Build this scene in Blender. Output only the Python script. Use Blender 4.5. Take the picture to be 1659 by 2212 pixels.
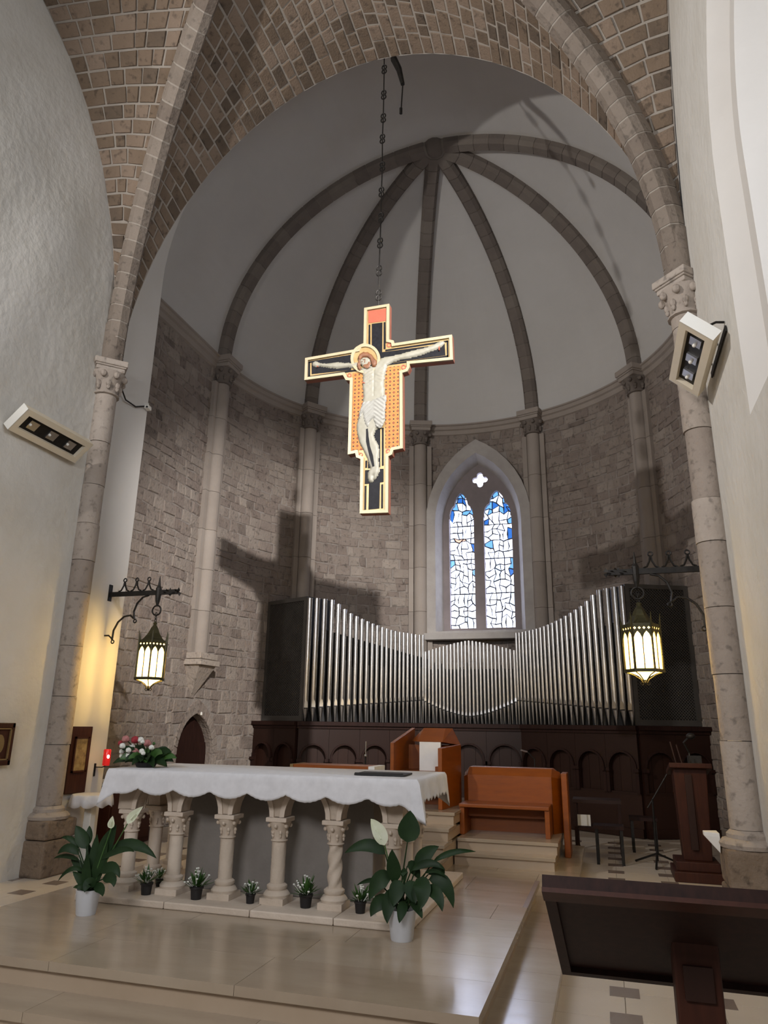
import bpy, bmesh, math, random
from mathutils import Vector, Matrix
random.seed(7)
scene = bpy.context.scene
for o in list(bpy.data.objects):
    bpy.data.objects.remove(o, do_unlink=True)
C = scene.collection

# ------------------------------------------------------------------ camera
IMW, IMH = 1659.0, 2212.0
F_PX = 1533.45
EYE = Vector((2.3255, 0.0, 1.5))
_p, _y, _r = math.radians(16.808), math.radians(-16.928), math.radians(0.868)
FW = Vector((math.sin(_y)*math.cos(_p), math.cos(_y)*math.cos(_p), math.sin(_p)))
_rt = Vector((math.cos(_y), -math.sin(_y), 0.0)); _up = _rt.cross(FW)
RT = math.cos(_r)*_rt + math.sin(_r)*_up
UP = -math.sin(_r)*_rt + math.cos(_r)*_up
cam_data = bpy.data.cameras.new('camera')
cam_data.sensor_fit = 'VERTICAL'; cam_data.sensor_height = 36.0
cam_data.lens = 36.0*F_PX/IMH
cam_data.clip_start = 0.05; cam_data.clip_end = 100
cam = bpy.data.objects.new('camera', cam_data); C.objects.link(cam)
cam.matrix_world = Matrix(((RT.x, UP.x, -FW.x, EYE.x), (RT.y, UP.y, -FW.y, EYE.y), (RT.z, UP.z, -FW.z, EYE.z), (0, 0, 0, 1)))
scene.camera = cam

def at(px, py, ax, val):
    """point where the sight line through a photo pixel meets the plane coord[ax] = val"""
    d = FW + RT*((px-829.5)/F_PX) - UP*((py-1106.0)/F_PX)
    t = (val-EYE[ax])/d[ax]
    return EYE + d*t

def pix(p):
    d = Vector(p)-EYE; z = d.dot(FW)
    if z < 0.05: return (-9e9, -9e9)
    return (829.5+F_PX*d.dot(RT)/z, 1106-F_PX*d.dot(UP)/z)

# ------------------------------------------------------------------ world, lights, exposure
world = bpy.data.worlds.new('world'); scene.world = world; world.use_nodes = True
bg = world.node_tree.nodes['Background']
bg.inputs[0].default_value = (0.62, 0.66, 0.80, 1); bg.inputs[1].default_value = 0.03
vs = scene.view_settings
vs.view_transform = 'Standard'; vs.look = 'None'; vs.gamma = 1.0; vs.use_curve_mapping = False
vs.exposure = 0.0

def spot(name, loc, target, energy, color, size_deg, blend, radius):
    l = bpy.data.lights.new(name, 'SPOT'); l.energy = energy; l.color = color
    l.spot_size = math.radians(size_deg); l.spot_blend = blend; l.shadow_soft_size = radius
    o = bpy.data.objects.new(name, l); C.objects.link(o); o.location = loc
    o.rotation_euler = (Vector(target)-Vector(loc)).to_track_quat('-Z', 'Y').to_euler(); return o
def area(name, loc, target, energy, color, sx, sy):
    l = bpy.data.lights.new(name, 'AREA'); l.energy = energy; l.color = color
    l.shape = 'RECTANGLE'; l.size = sx; l.size_y = sy
    o = bpy.data.objects.new(name, l); C.objects.link(o); o.location = loc
    o.rotation_euler = (Vector(target)-Vector(loc)).to_track_quat('-Z', 'Y').to_euler(); return o
# two floodlights high on the nave piers, either side (their cross shadows fall on the apse wall)
spot('nave_flood_right', (3.02, 2.15, 6.63), (-3.0, 12.2, 3.2), 5100, (1.0, 0.965, 0.94), 43, 0.75, 0.06)
spot('nave_flood_left', (-3.10, 0.95, 6.36), (3.0, 10.0, 6.8), 1600, (1.0, 0.965, 0.94), 102, 1.0, 0.06)
# daylight from the tall side windows of the nave
area('nave_window_right', (3.38, 1.9, 5.6), (-3.3, 4.0, 6.4), 135, (0.80, 0.89, 1.0), 0.9, 2.6)
area('nave_window_left', (-3.30, -1.2, 5.0), (3.4, 4.4, 1.6), 40, (0.92, 0.95, 1.0), 0.9, 2.6)
area('nave_fill_back', (0.4, -1.6, 4.2), (0.2, 5.0, 0.2), 170, (0.98, 0.97, 1.0), 2.2, 1.2)  # added fill from behind the viewpoint, brightens the altar front
# ------------------------------------------------------------------ mesh builder
class MB:
    def __init__(s): s.v = []; s.f = []; s.t = []; s.m = []
    def add(s, vs, fs, tint=0.5, mi=0):
        b = len(s.v); s.v.extend([tuple(p) for p in vs])
        for f in fs: s.f.append([b+i for i in f]); s.t.append(tint); s.m.append(mi)
        return s
    def box(s, lo, hi, tint=0.5, mi=0):
        (a, b, c), (d, e, f) = lo, hi
        return s.add([(a,b,c),(d,b,c),(d,e,c),(a,e,c),(a,b,f),(d,b,f),(d,e,f),(a,e,f)],
                     [(0,3,2,1),(4,5,6,7),(0,1,5,4),(1,2,6,5),(2,3,7,6),(3,0,4,7)], tint, mi)
    def cbox(s, c, d, rz=0.0, tint=0.5, mi=0):
        hx, hy, hz = d[0]/2, d[1]/2, d[2]/2; ca, sa = math.cos(rz), math.sin(rz); vs = []
        for z in (-hz, hz):
            for x, y in ((-hx,-hy),(hx,-hy),(hx,hy),(-hx,hy)):
                vs.append((c[0]+x*ca-y*sa, c[1]+x*sa+y*ca, c[2]+z))
        return s.add(vs, [(0,3,2,1),(4,5,6,7),(0,1,5,4),(1,2,6,5),(2,3,7,6),(3,0,4,7)], tint, mi)
    def obox(s, c, ax, ay, az, d, tint=0.5, mi=0):
        c = Vector(c); ax = Vector(ax)*d[0]/2; ay = Vector(ay)*d[1]/2; az = Vector(az)*d[2]/2; vs = []
        for k in (-1, 1):
            for i, j in ((-1,-1),(1,-1),(1,1),(-1,1)): vs.append(c+ax*i+ay*j+az*k)
        return s.add(vs, [(0,3,2,1),(4,5,6,7),(0,1,5,4),(1,2,6,5),(2,3,7,6),(3,0,4,7)], tint, mi)
    def lathe(s, prof, o=(0,0,0), n=16, tint=0.5, mi=0, a0=0.0, a1=2*math.pi, cap=True, sx=1.0, sy=1.0, twist=0.0):
        full = abs(a1-a0-2*math.pi) < 1e-6; k = n if full else n+1; vs = []
        for j, (r, z) in enumerate(prof):
            for i in range(k):
                a = a0+(a1-a0)*i/n+twist*j
                vs.append((o[0]+r*math.cos(a)*sx, o[1]+r*math.sin(a)*sy, o[2]+z))
        fs = []
        for j in range(len(prof)-1):
            for i in range(n):
                i2 = (i+1) % k
                fs.append((j*k+i, j*k+i2, (j+1)*k+i2, (j+1)*k+i))
        if cap:
            fs.append(tuple(reversed(range(k)))); fs.append(tuple((len(prof)-1)*k+i for i in range(k)))
        return s.add(vs, fs, tint, mi)
    def tube(s, pts, r, n=6, tint=0.5, mi=0, closed=False):
        pts = [Vector(p) for p in pts]; m = len(pts)
        rs = r if isinstance(r, (list, tuple)) else [r]*m; vs = []; prev = None
        for i, p in enumerate(pts):
            if closed: d = pts[(i+1) % m]-pts[i-1]
            else: d = pts[min(i+1, m-1)]-pts[max(i-1, 0)]
            if d.length < 1e-9: d = Vector((0,0,1))
            d.normalize()
            if prev is None:
                a = d.orthogonal().normalized()
            else:
                a = prev-d*prev.dot(d); a = a.normalized() if a.length > 1e-6 else d.orthogonal().normalized()
            prev = a; b = d.cross(a)
            for k in range(n):
                t = 2*math.pi*k/n; vs.append(p+(a*math.cos(t)+b*math.sin(t))*rs[i])
        fs = []
        for i in range(m if closed else m-1):
            i2 = (i+1) % m
            for k in range(n): fs.append((i*n+k, i*n+(k+1) % n, i2*n+(k+1) % n, i2*n+k))
        if not closed:
            fs.append(tuple(reversed(range(n)))); fs.append(tuple((m-1)*n+k for k in range(n)))
        return s.add(vs, fs, tint, mi)
    def ball(s, c, r, n=8, m=6, tint=0.5, mi=0):
        r = r if isinstance(r, (list, tuple)) else (r, r, r)
        vs = [(c[0], c[1], c[2]-r[2])]
        for j in range(1, m):
            a = -math.pi/2+math.pi*j/m
            for i in range(n):
                b = 2*math.pi*i/n
                vs.append((c[0]+r[0]*math.cos(a)*math.cos(b), c[1]+r[1]*math.cos(a)*math.sin(b), c[2]+r[2]*math.sin(a)))
        vs.append((c[0], c[1], c[2]+r[2])); fs = []
        for i in range(n): fs.append((0, 1+(i+1) % n, 1+i))
        for j in range(m-2):
            for i in range(n):
                a = 1+j*n; fs.append((a+i, a+(i+1) % n, a+n+(i+1) % n, a+n+i))
        l = len(vs)-1; a = 1+(m-2)*n
        for i in range(n): fs.append((a+i, a+(i+1) % n, l))
        return s.add(vs, fs, tint, mi)
    def prism(s, poly, fr, d0, d1, tint=0.5, mi=0):
        """poly: 2-D outline (convex or not); fr(u, v, w) -> point; extruded from w=d0 to w=d1"""
        n = len(poly)
        vs = [fr(u, v, d0) for u, v in poly]+[fr(u, v, d1) for u, v in poly]
        fs = [tuple(range(n)), tuple(range(2*n-1, n-1, -1))]
        for i in range(n): fs.append((i, i+n, (i+1) % n+n, (i+1) % n))
        return s.add(vs, fs, tint, mi)
    def sweep(s, path, profs, tint=0.5, mi=0, cap=True, closed=False):
        """path: list of frames (origin, a, b); profs: one 2-D closed outline"""
        n = len(profs); vs = []
        for o, a, b in path:
            for u, v in profs: vs.append(Vector(o)+Vector(a)*u+Vector(b)*v)
        fs = []; m = len(path)
        for j in range(m if closed else m-1):
            j2 = (j+1) % m
            for i in range(n): fs.append((j*n+i, j*n+(i+1) % n, j2*n+(i+1) % n, j2*n+i))
        if cap and not closed:
            fs.append(tuple(reversed(range(n)))); fs.append(tuple((m-1)*n+i for i in range(n)))
        return s.add(vs, fs, tint, mi)
    def block(s, q, n, proud, depth, inset, tint=0.5):
        """a dressed stone on a wall: q = four wall points, n = outward normal"""
        c = (q[0]+q[1]+q[2]+q[3])/4; n = Vector(n)
        vs = [p-n*depth for p in q]+[p+n*(proud*0.35) for p in q]+[p+(c-p).normalized()*inset+n*proud for p in q]
        fs = []
        for a, b in ((0, 4), (4, 8)):
            for i in range(4): fs.append((a+i, a+(i+1) % 4, b+(i+1) % 4, b+i))
        fs.append((8, 9, 10, 11))
        return s.add(vs, fs, tint)
    def xf(s, M):
        s.v = [tuple(M @ Vector(p)) for p in s.v]; return s
    def build(s, name, mat, parent=None, smooth=False, bevel=0.0, fix=True, uv=None):
        me = bpy.data.meshes.new(name); me.from_pydata(s.v, [], s.f)
        mats = mat if isinstance(mat, (list, tuple)) else [mat]
        for m in mats: me.materials.append(MAT[m] if isinstance(m, str) else m)
        if len(mats) > 1: me.polygons.foreach_set('material_index', s.m)
        at_ = me.attributes.new('tint', 'FLOAT', 'FACE'); at_.data.foreach_set('value', s.t)
        if fix:
            bm = bmesh.new(); bm.from_mesh(me); bmesh.ops.recalc_face_normals(bm, faces=bm.faces); bm.to_mesh(me); bm.free()
        if smooth: me.polygons.foreach_set('use_smooth', [True]*len(me.polygons))
        me.update()
        o = bpy.data.objects.new(name, me); C.objects.link(o)
        if parent is not None: o.parent = parent
        if bevel > 0:
            b = o.modifiers.new('bevel', 'BEVEL'); b.width = bevel; b.segments = 2; b.limit_method = 'ANGLE'; b.angle_limit = math.radians(40)
        if smooth and bevel == 0:
            try:
                me.set_sharp_from_angle(angle=math.radians(42))
            except Exception: pass
        return o

def plate(outer, holes, fr, d0, d1, name, mat, parent=None):
    """a flat plate with holes: outlines in (u, v), mapped by fr(u, v, w)"""
    bm = bmesh.new(); edges = []
    for loop in [outer]+list(holes):
        vs = [bm.verts.new((u, v, 0)) for u, v in loop]
        for i in range(len(vs)): edges.append(bm.edges.new((vs[i], vs[(i+1) % len(vs)])))
    bmesh.ops.triangle_fill(bm, use_beauty=True, use_dissolve=False, edges=edges)
    r = bmesh.ops.extrude_face_region(bm, geom=list(bm.faces))
    top = [g for g in r['geom'] if isinstance(g, bmesh.types.BMVert)]; ts = set(top)
    for v in bm.verts:
        w = d1 if v in ts else d0
        v.co = Vector(fr(v.co.x, v.co.y, w))
    bmesh.ops.recalc_face_normals(bm, faces=bm.faces)
    me = bpy.data.meshes.new(name); bm.to_mesh(me); bm.free(); me.materials.append(MAT[mat])
    o = bpy.data.objects.new(name, me); C.objects.link(o)
    if parent is not None: o.parent = parent
    return o

def thing(name, label, cat, loc=(0,0,0), rz=0.0, group=None):
    o = bpy.data.objects.new(name, None); C.objects.link(o); o.empty_display_size = 0.1
    o.location = loc; o.rotation_euler = (0, 0, rz)
    return tag(o, label, cat, group)
def tag(o, label=None, cat=None, group=None, kind=None):
    if label: o['label'] = label
    if cat: o['category'] = cat
    if group: o['group'] = group
    if kind: o['kind'] = kind
    return o
def local(o, loc):
    """re-centre a top-level mesh built in world space on its base point"""
    o.data.transform(Matrix.Translation(-Vector(loc))); o.location = loc; return o
def kids(o): return [x for x in bpy.data.objects if x.parent is o]
def dup(root, loc, rz=None, label=None):
    ch = kids(root); r = root.copy(); C.objects.link(r); r.location = loc
    if rz is not None: r.rotation_euler = (0, 0, rz)
    if label: r['label'] = label
    for c in ch:
        gs = kids(c); c2 = c.copy(); C.objects.link(c2); c2.parent = r
        for g in gs:
            g2 = g.copy(); C.objects.link(g2); g2.parent = c2
    return r
def rnd(a, b): return random.uniform(a, b)

# ------------------------------------------------------------------ materials
MAT = {}
def mk(name, stops, scale=3.0, rough=0.7, metal=0.0, bump=0.0, bscale=30.0, tint=0.0, detail=6.0, emit=None, estr=0.0, trans=0.0,
       stretch=(1,1,1), rough_var=0.0, spec=0.5, coat=0.0, dark=None, pits=0.0, pscale=14.0, vein=0.0, alpha=1.0):
    m = bpy.data.materials.new(name); m.use_nodes = True; nt = m.node_tree; N = nt.nodes; L = nt.links
    b = N['Principled BSDF']
    g = N.new('ShaderNodeNewGeometry'); mp = N.new('ShaderNodeVectorMath'); mp.operation = 'MULTIPLY'; mp.inputs[1].default_value = stretch
    L.new(g.outputs['Position'], mp.inputs[0])
    no = N.new('ShaderNodeTexNoise'); no.inputs['Scale'].default_value = scale; no.inputs['Detail'].default_value = detail; no.inputs['Roughness'].default_value = 0.6
    L.new(mp.outputs[0], no.inputs['Vector'])
    fac = no.outputs['Fac']
    if tint > 0:
        a = N.new('ShaderNodeAttribute'); a.attribute_name = 'tint'
        mx = N.new('ShaderNodeMix'); mx.data_type = 'FLOAT'; mx.inputs[0].default_value = tint
        L.new(fac, mx.inputs[2]); L.new(a.outputs['Fac'], mx.inputs[3]); fac = mx.outputs[0]
    cr = N.new('ShaderNodeValToRGB'); e = cr.color_ramp.elements
    while len(e) > 1: e.remove(e[-1])
    lo, hi = (0.28, 0.72) if tint == 0 else (0.15, 0.85)
    for i, c in enumerate(stops):
        p = lo+(hi-lo)*i/max(1, len(stops)-1)
        el = e[0] if i == 0 else e.new(p)
        el.position = p; el.color = (*c, 1)
    L.new(fac, cr.inputs[0]); col = cr.outputs[0]
    if pits > 0:
        n2 = N.new('ShaderNodeTexNoise'); n2.inputs['Scale'].default_value = pscale; n2.inputs['Detail'].default_value = 4
        L.new(mp.outputs[0], n2.inputs['Vector'])
        r2 = N.new('ShaderNodeValToRGB'); r2.color_ramp.elements[0].position = 0.30; r2.color_ramp.elements[1].position = 0.44
        r2.color_ramp.elements[0].color = (1-pits,)*3+(1,); r2.color_ramp.elements[1].color = (1,1,1,1)
        L.new(n2.outputs['Fac'], r2.inputs[0])
        mm = N.new('ShaderNodeMix'); mm.data_type = 'RGBA'; mm.blend_type = 'MULTIPLY'; mm.inputs[0].default_value = 1
        L.new(col, mm.inputs[6]); L.new(r2.outputs[0], mm.inputs[7]); col = mm.outputs[2]
    L.new(col, b.inputs['Base Color'])
    b.inputs['Roughness'].default_value = rough; b.inputs['Metallic'].default_value = metal
    b.inputs['Specular IOR Level'].default_value = spec; b.inputs['Coat Weight'].default_value = coat
    b.inputs['Coat Roughness'].default_value = 0.12
    if trans > 0: b.inputs['Transmission Weight'].default_value = trans
    if alpha < 1: b.inputs['Alpha'].default_value = alpha
    if rough_var > 0:
        mr = N.new('ShaderNodeMapRange'); mr.inputs[3].default_value = max(0.02, rough-rough_var); mr.inputs[4].default_value = rough+rough_var
        L.new(no.outputs['Fac'], mr.inputs[0]); L.new(mr.outputs[0], b.inputs['Roughness'])
    if bump > 0:
        nb = N.new('ShaderNodeTexNoise'); nb.inputs['Scale'].default_value = bscale; nb.inputs['Detail'].default_value = 5
        L.new(mp.outputs[0], nb.inputs['Vector'])
        bp = N.new('ShaderNodeBump'); bp.inputs['Strength'].default_value = bump; bp.inputs['Distance'].default_value = 0.02
        L.new(nb.outputs['Fac'], bp.inputs['Height']); L.new(bp.outputs[0], b.inputs['Normal'])
    if emit is not None:
        b.inputs['Emission Color'].default_value = (*emit, 1); b.inputs['Emission Strength'].default_value = estr
    MAT[name] = m; return m
mk('plaster', [(0.5525, 0.5185, 0.459),(0.624, 0.5985, 0.5475),(0.6745, 0.649, 0.6065)], scale=0.9, rough=0.85, bump=0.7, bscale=9)
mk('plaster_smooth', [(0.60,0.57,0.53),(0.64,0.61,0.57)], scale=1.2, rough=0.9, bump=0.05, bscale=12)
mk('vault_plaster', [(0.5145, 0.4924, 0.4631),(0.567, 0.545, 0.5156)], scale=0.8, rough=0.92, bump=0.04, bscale=10)
mk('brick', [(0.0956, 0.0703, 0.0501),(0.171, 0.1203, 0.0798),(0.2142, 0.1534, 0.1079),(0.2565, 0.1904, 0.1399)], scale=5, rough=0.9, bump=0.5, bscale=40, tint=0.62, pits=0.45)
mk('mortar', [(0.2987, 0.2575, 0.2163),(0.3579, 0.3166, 0.2671)], scale=6, rough=0.95, bump=0.3, bscale=30)
mk('rubble', [(0.133, 0.1068, 0.0892),(0.2127, 0.1691, 0.1429),(0.266, 0.2224, 0.1874),(0.3371, 0.2846, 0.2409)], scale=4, rough=0.92, bump=0.8, bscale=26, tint=0.5, pits=0.45)
mk('rubble_mortar', [(0.2242, 0.1933, 0.1702),(0.3053, 0.2667, 0.2359)], scale=5, rough=0.95, bump=0.6, bscale=22)
mk('rib_stone', [(0.1224, 0.1008, 0.0864),(0.1656, 0.1368, 0.1152),(0.2016, 0.1728, 0.144)], scale=4, rough=0.9, bump=0.3, bscale=30, tint=0.45)
mk('bay_rib_stone', [(0.1414, 0.1079, 0.0855),(0.2065, 0.1674, 0.1338),(0.2607, 0.216, 0.1768)], scale=4, rough=0.9, bump=0.6, bscale=24, tint=0.4, pits=0.4)
mk('column_stone', [(0.225, 0.1791, 0.1485),(0.3343, 0.2808, 0.2349),(0.4355, 0.3743, 0.3207)], scale=3, rough=0.85, bump=0.5, bscale=22, tint=0.5, pits=0.4)
mk('plinth_stone', [(0.1306, 0.0932, 0.0652),(0.2088, 0.1527, 0.106),(0.2862, 0.2207, 0.1646)], scale=6, rough=0.9, bump=0.9, bscale=20, tint=0.3, pits=0.5)
mk('shaft_stone', [(0.2398, 0.202, 0.1718),(0.3039, 0.2585, 0.2208),(0.3443, 0.2989, 0.2612)], scale=2.5, rough=0.85, bump=0.2, bscale=30, tint=0.35)
mk('frame_stone', [(0.33,0.30,0.28),(0.42,0.39,0.36)], scale=3, rough=0.85, bump=0.15, bscale=30)
mk('marble', [(0.3058, 0.2313, 0.165),(0.3732, 0.2986, 0.2158),(0.4261, 0.3516, 0.2688)], scale=2.2, rough=0.16, rough_var=0.08, tint=0.22, stretch=(1,3,1), spec=0.5)
mk('marble_dark', [(0.22,0.17,0.14),(0.28,0.22,0.18)], scale=3, rough=0.22, tint=0.3)
mk('riser', [(0.3995, 0.306, 0.2125),(0.493, 0.391, 0.289)], scale=4, rough=0.3, tint=0.3)
mk('slab', [(0.6204, 0.5373, 0.4423),(0.7452, 0.6621, 0.5552)], scale=3, rough=0.28, tint=0.2)
mk('floor_joint', [(0.30,0.24,0.19),(0.36,0.30,0.24)], scale=5, rough=0.7)
mk('dark_wood', [(0.015, 0.006, 0.0045),(0.0315, 0.012, 0.0083)], scale=6, rough=0.6, stretch=(6,6,0.7), spec=0.2)
mk('panel_wood', [(0.0192, 0.0069, 0.0042),(0.0326, 0.0119, 0.0069)], scale=5, rough=0.5, stretch=(7,7,0.6), tint=0.4, spec=0.3)
mk('orange_wood', [(0.2162, 0.0509, 0.002),(0.2849, 0.0694, 0.002)], scale=5, rough=0.42, stretch=(1,1,5))
mk('red_wood', [(0.0357, 0.0109, 0.0059),(0.0588, 0.0176, 0.0092)], scale=6, rough=0.5, stretch=(6,6,0.7), spec=0.25)
mk('white_paint', [(0.72,0.70,0.64),(0.78,0.76,0.70)], scale=3, rough=0.6)
mk('cream_paint', [(0.66,0.58,0.44),(0.72,0.64,0.50)], scale=4, rough=0.5)
mk('iron', [(0.012,0.011,0.010),(0.030,0.026,0.022)], scale=20, rough=0.55, metal=0.6)
mk('bronze', [(0.030,0.028,0.012),(0.075,0.065,0.025)], scale=14, rough=0.5, metal=0.5)
mk('tin', [(0.50,0.49,0.48),(0.60,0.59,0.58)], scale=4, rough=0.30, metal=1.0)
mk('organ_case', [(0.050,0.045,0.040),(0.075,0.068,0.060)], scale=4, rough=0.6)
mk('black', [(0.008,0.007,0.007),(0.014,0.012,0.012)], scale=5, rough=0.6)
mk('day_glass', [(0.7,0.75,0.8),(0.8,0.85,0.9)], scale=2, rough=0.3, emit=(0.80,0.88,1.0), estr=1.0)
# ------------------------------------------------------------------ the setting
R_AP, Y_AP, Y_ST = 4.2, 10.544, 7.59
Z_SP, Z_KEY = 8.06, 11.96
L_ST = Y_AP-Y_ST; S_TOT = 2*L_ST+math.pi*R_AP
def plan(s, r=R_AP):
    if s < L_ST: return Vector((-r, Y_ST+s, 0)), Vector((1, 0, 0))
    if s > L_ST+math.pi*R_AP: return Vector((r, Y_AP-(s-L_ST-math.pi*R_AP), 0)), Vector((-1, 0, 0))
    th = -math.pi/2+(s-L_ST)/R_AP
    return Vector((r*math.sin(th), Y_AP+r*math.cos(th), 0)), Vector((-math.sin(th), -math.cos(th), 0))
def wallp(s, z, off=0.0):
    p, n = plan(s); return Vector((p.x+n.x*off, p.y+n.y*off, z)), n
def pointed(cx, w, z0, zs, zt, n=8, cz=None):
    """outline of a pointed-arch opening: half width w, sill z0, spring zs, apex zt"""
    h = zt-zs; pts = [(cx+w, z0), (cx+w, zs)]
    if h > w:
        r = (h*h+w*w)/(2*w)
        for i in range(1, n+1):
            a = math.asin(h/r)*i/n
            pts.append((cx+w-r+r*math.cos(a), zs+r*math.sin(a)))
    else:
        for i in range(1, n+1):
            a = math.pi/2*i/n; pts.append((cx+w*math.cos(a), zs+h*math.sin(a)))
    left = [(2*cx-x, z) for x, z in pts[:-1]]
    return pts+left[::-1]
def inside(poly, x, y):
    c = False; n = len(poly)
    for i in range(n):
        (x1, y1), (x2, y2) = poly[i], poly[i-1]
        if (y1 > y) != (y2 > y) and x < (x2-x1)*(y-y1)/(y2-y1)+x1: c = not c
    return c
WIN_OUT = pointed(0.0, 1.13, 3.36, 5.75, 7.60)
WIN_IN = pointed(0.0, 0.92, 3.40, 5.75, 7.28)
DOOR_S, DOOR_W = L_ST+0.32, 0.50
DOOR = pointed(DOOR_S, DOOR_W, 0.0, 1.02, 1.66)
DOOR_O = pointed(DOOR_S, DOOR_W+0.10, 0.0, 1.02, 1.90)

# --- wall_apse: mortar core, with 300 single stones and the rest of the courses
mb = MB(); ns, nz = 150, 62
for i in range(ns):
    s0, s1 = S_TOT*i/ns, S_TOT*(i+1)/ns
    for j in range(nz):
        z0, z1 = Z_SP*j/nz, Z_SP*(j+1)/nz
        p, _ = wallp((s0+s1)/2, 0)
        if p.y > 12 and inside(pointed(0, 1.06, 3.36, 5.75, 7.5), p.x, (z0+z1)/2): continue
        if any(inside(DOOR, a_, b_) for a_ in (s0, s1, (s0+s1)/2) for b_ in (z0+1e-4, z1, (z0+z1)/2)): continue
        mb.add([wallp(s0, z0)[0], wallp(s1, z0)[0], wallp(s1, z1)[0], wallp(s0, z1)[0]], [(0,1,2,3)])
wall_apse = mb.build('wall_apse', 'rubble_mortar', fix=False)
tag(wall_apse, 'rounded apse wall of rough brown rubble stone', 'wall', kind='structure')
stones = []
z = 0.0
while z < Z_SP-0.16:
    h = rnd(0.11, 0.23); z1 = min(z+h, Z_SP-0.14); s = rnd(0, 0.2)
    while s < S_TOT-0.1:
        w = rnd(0.13, 0.30) if random.random() < 0.8 else rnd(0.30, 0.44)
        s1 = min(s+w, S_TOT); sm, zm = (s+s1)/2, (z+z1)/2; pm, n = wallp(sm, zm)
        ok = not (pm.y > 12 and inside(WIN_OUT, pm.x, zm)) and not inside(DOOR_O, sm, zm)
        if ok:
            g = 0.006; j = lambda: rnd(-0.022, 0.022)
            q = [wallp(s+g+j(), z+g+j()*0.75)[0], wallp(s1-g+j(), z+g+j()*0.75)[0], wallp(s1-g+j(), z1-g+j()*0.75)[0], wallp(s+g+j(), z1-g+j()*0.75)[0]]
            stones.append((q, n, rnd(0.004, 0.024), min(1, max(0, random.gauss(0.5, 0.22)))))
        s = s1
    z = z1
def score(st):
    c = (st[0][0]+st[0][2])/2; px, py = pix(c)
    if not (250 < px < 1500 and 660 < py < 1640): return -1
    if c.z < 3.7 and 560 < px < 1540: return -1
    if st[1].dot(EYE-c) < 0.1: return -1
    return (st[0][1]-st[0][0]).length*(st[0][3]-st[0][0]).length/(c-EYE).length**2
stones.sort(key=score, reverse=True)
rest = MB()
for k, (q, n, pr, t) in enumerate(stones):
    if k < 300: MB().block(q, n, pr, 0.03, 0.022, t).build('stone', 'rubble', wall_apse, fix=False)
    else:
        px, py = pix((q[0]+q[2])/2)
        rest.block(q, n, pr, 0.03, 0.022, t)
tag(rest.build('stone_courses', 'rubble', wall_apse, fix=False), kind='stuff')

# --- ceiling_apse: plaster half-dome on ribs
def dome(s, ph, off=0.0):
    p, n = plan(s)
    if s < L_ST or s > L_ST+math.pi*R_AP: c = Vector((0, p.y, 0))
    else: c = Vector((0, Y_AP, 0))
    q = c+(p-c)*math.cos(ph); nn = Vector((n.x*math.cos(ph), n.y*math.cos(ph), -math.sin(ph)*R_AP/3.9)).normalized()
    return Vector((q.x, q.y, Z_SP-0.04+3.94*math.sin(ph)))+nn*off, nn
mb = MB(); ns, nf = 120, 28
for i in range(ns):
    for j in range(nf):
        a = [(S_TOT*i/ns, math.pi/2*j/nf), (S_TOT*(i+1)/ns, math.pi/2*j/nf), (S_TOT*(i+1)/ns, math.pi/2*(j+1)/nf), (S_TOT*i/ns, math.pi/2*(j+1)/nf)]
        mb.add([dome(*q)[0] for q in a], [(0,1,2,3)])
ceil_apse = mb.build('ceiling_apse', 'vault_plaster', smooth=True, fix=False)
tag(ceil_apse, 'pale plastered half-dome of the apse between six stone ribs', 'ceiling', kind='structure')
prof = [(-0.14,-0.04),(0.14,-0.04),(0.14,0.10),(0.085,0.165),(-0.085,0.165),(-0.14,0.10)]
profm = [(u*0.93, v*0.93) for u, v in prof]
RIB_TH = [-88.5, -53.4, -17.6, 17.6, 53.4, 88.5]
for th in RIB_TH:
    t = math.radians(th); s = L_ST+(t+math.pi/2)*R_AP; lat = Vector((math.cos(t), -math.sin(t), 0))
    def fr(ph):
        o, n = dome(s, ph); return (o, lat, n)
    rib = MB().sweep([fr(math.radians(88)*k/24) for k in range(25)], profm, 0.9).build('rib', 'rib_stone', ceil_apse, fix=True)
    nv = 22
    for k in range(nv):
        a0, a1 = math.radians(87.5)*k/nv+0.0018, math.radians(87.5)*(k+1)/nv-0.0018
        MB().sweep([fr(a0), fr((a0+a1)/2), fr(a1)], prof, random.random()).build('voussoir', 'rib_stone', rib, fix=True)
mb = MB(); mb.lathe([(0.02,-0.17),(0.10,-0.16),(0.18,-0.09),(0.21,0.0),(0.21,0.1)], (0, Y_AP+0.02, 11.93), 16, 0.3)
mb.build('keystone', 'rib_stone', ceil_apse, smooth=True)

# --- trim_1: moulded string course round the apse
tp = [(0,-0.24),(0.05,-0.22),(0.06,-0.13),(0.10,-0.11),(0.11,-0.04),(0.14,-0.03),(0.14,0.0),(0,0.02)]
fr = []
for k in range(121):
    p, n = wallp(S_TOT*k/120, Z_SP); fr.append((p, n, Vector((0,0,1))))
tag(MB().sweep(fr, tp).build('trim_1', 'shaft_stone', fix=True), 'moulded stone string course at the foot of the apse vault', 'moulding', kind='structure')

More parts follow.
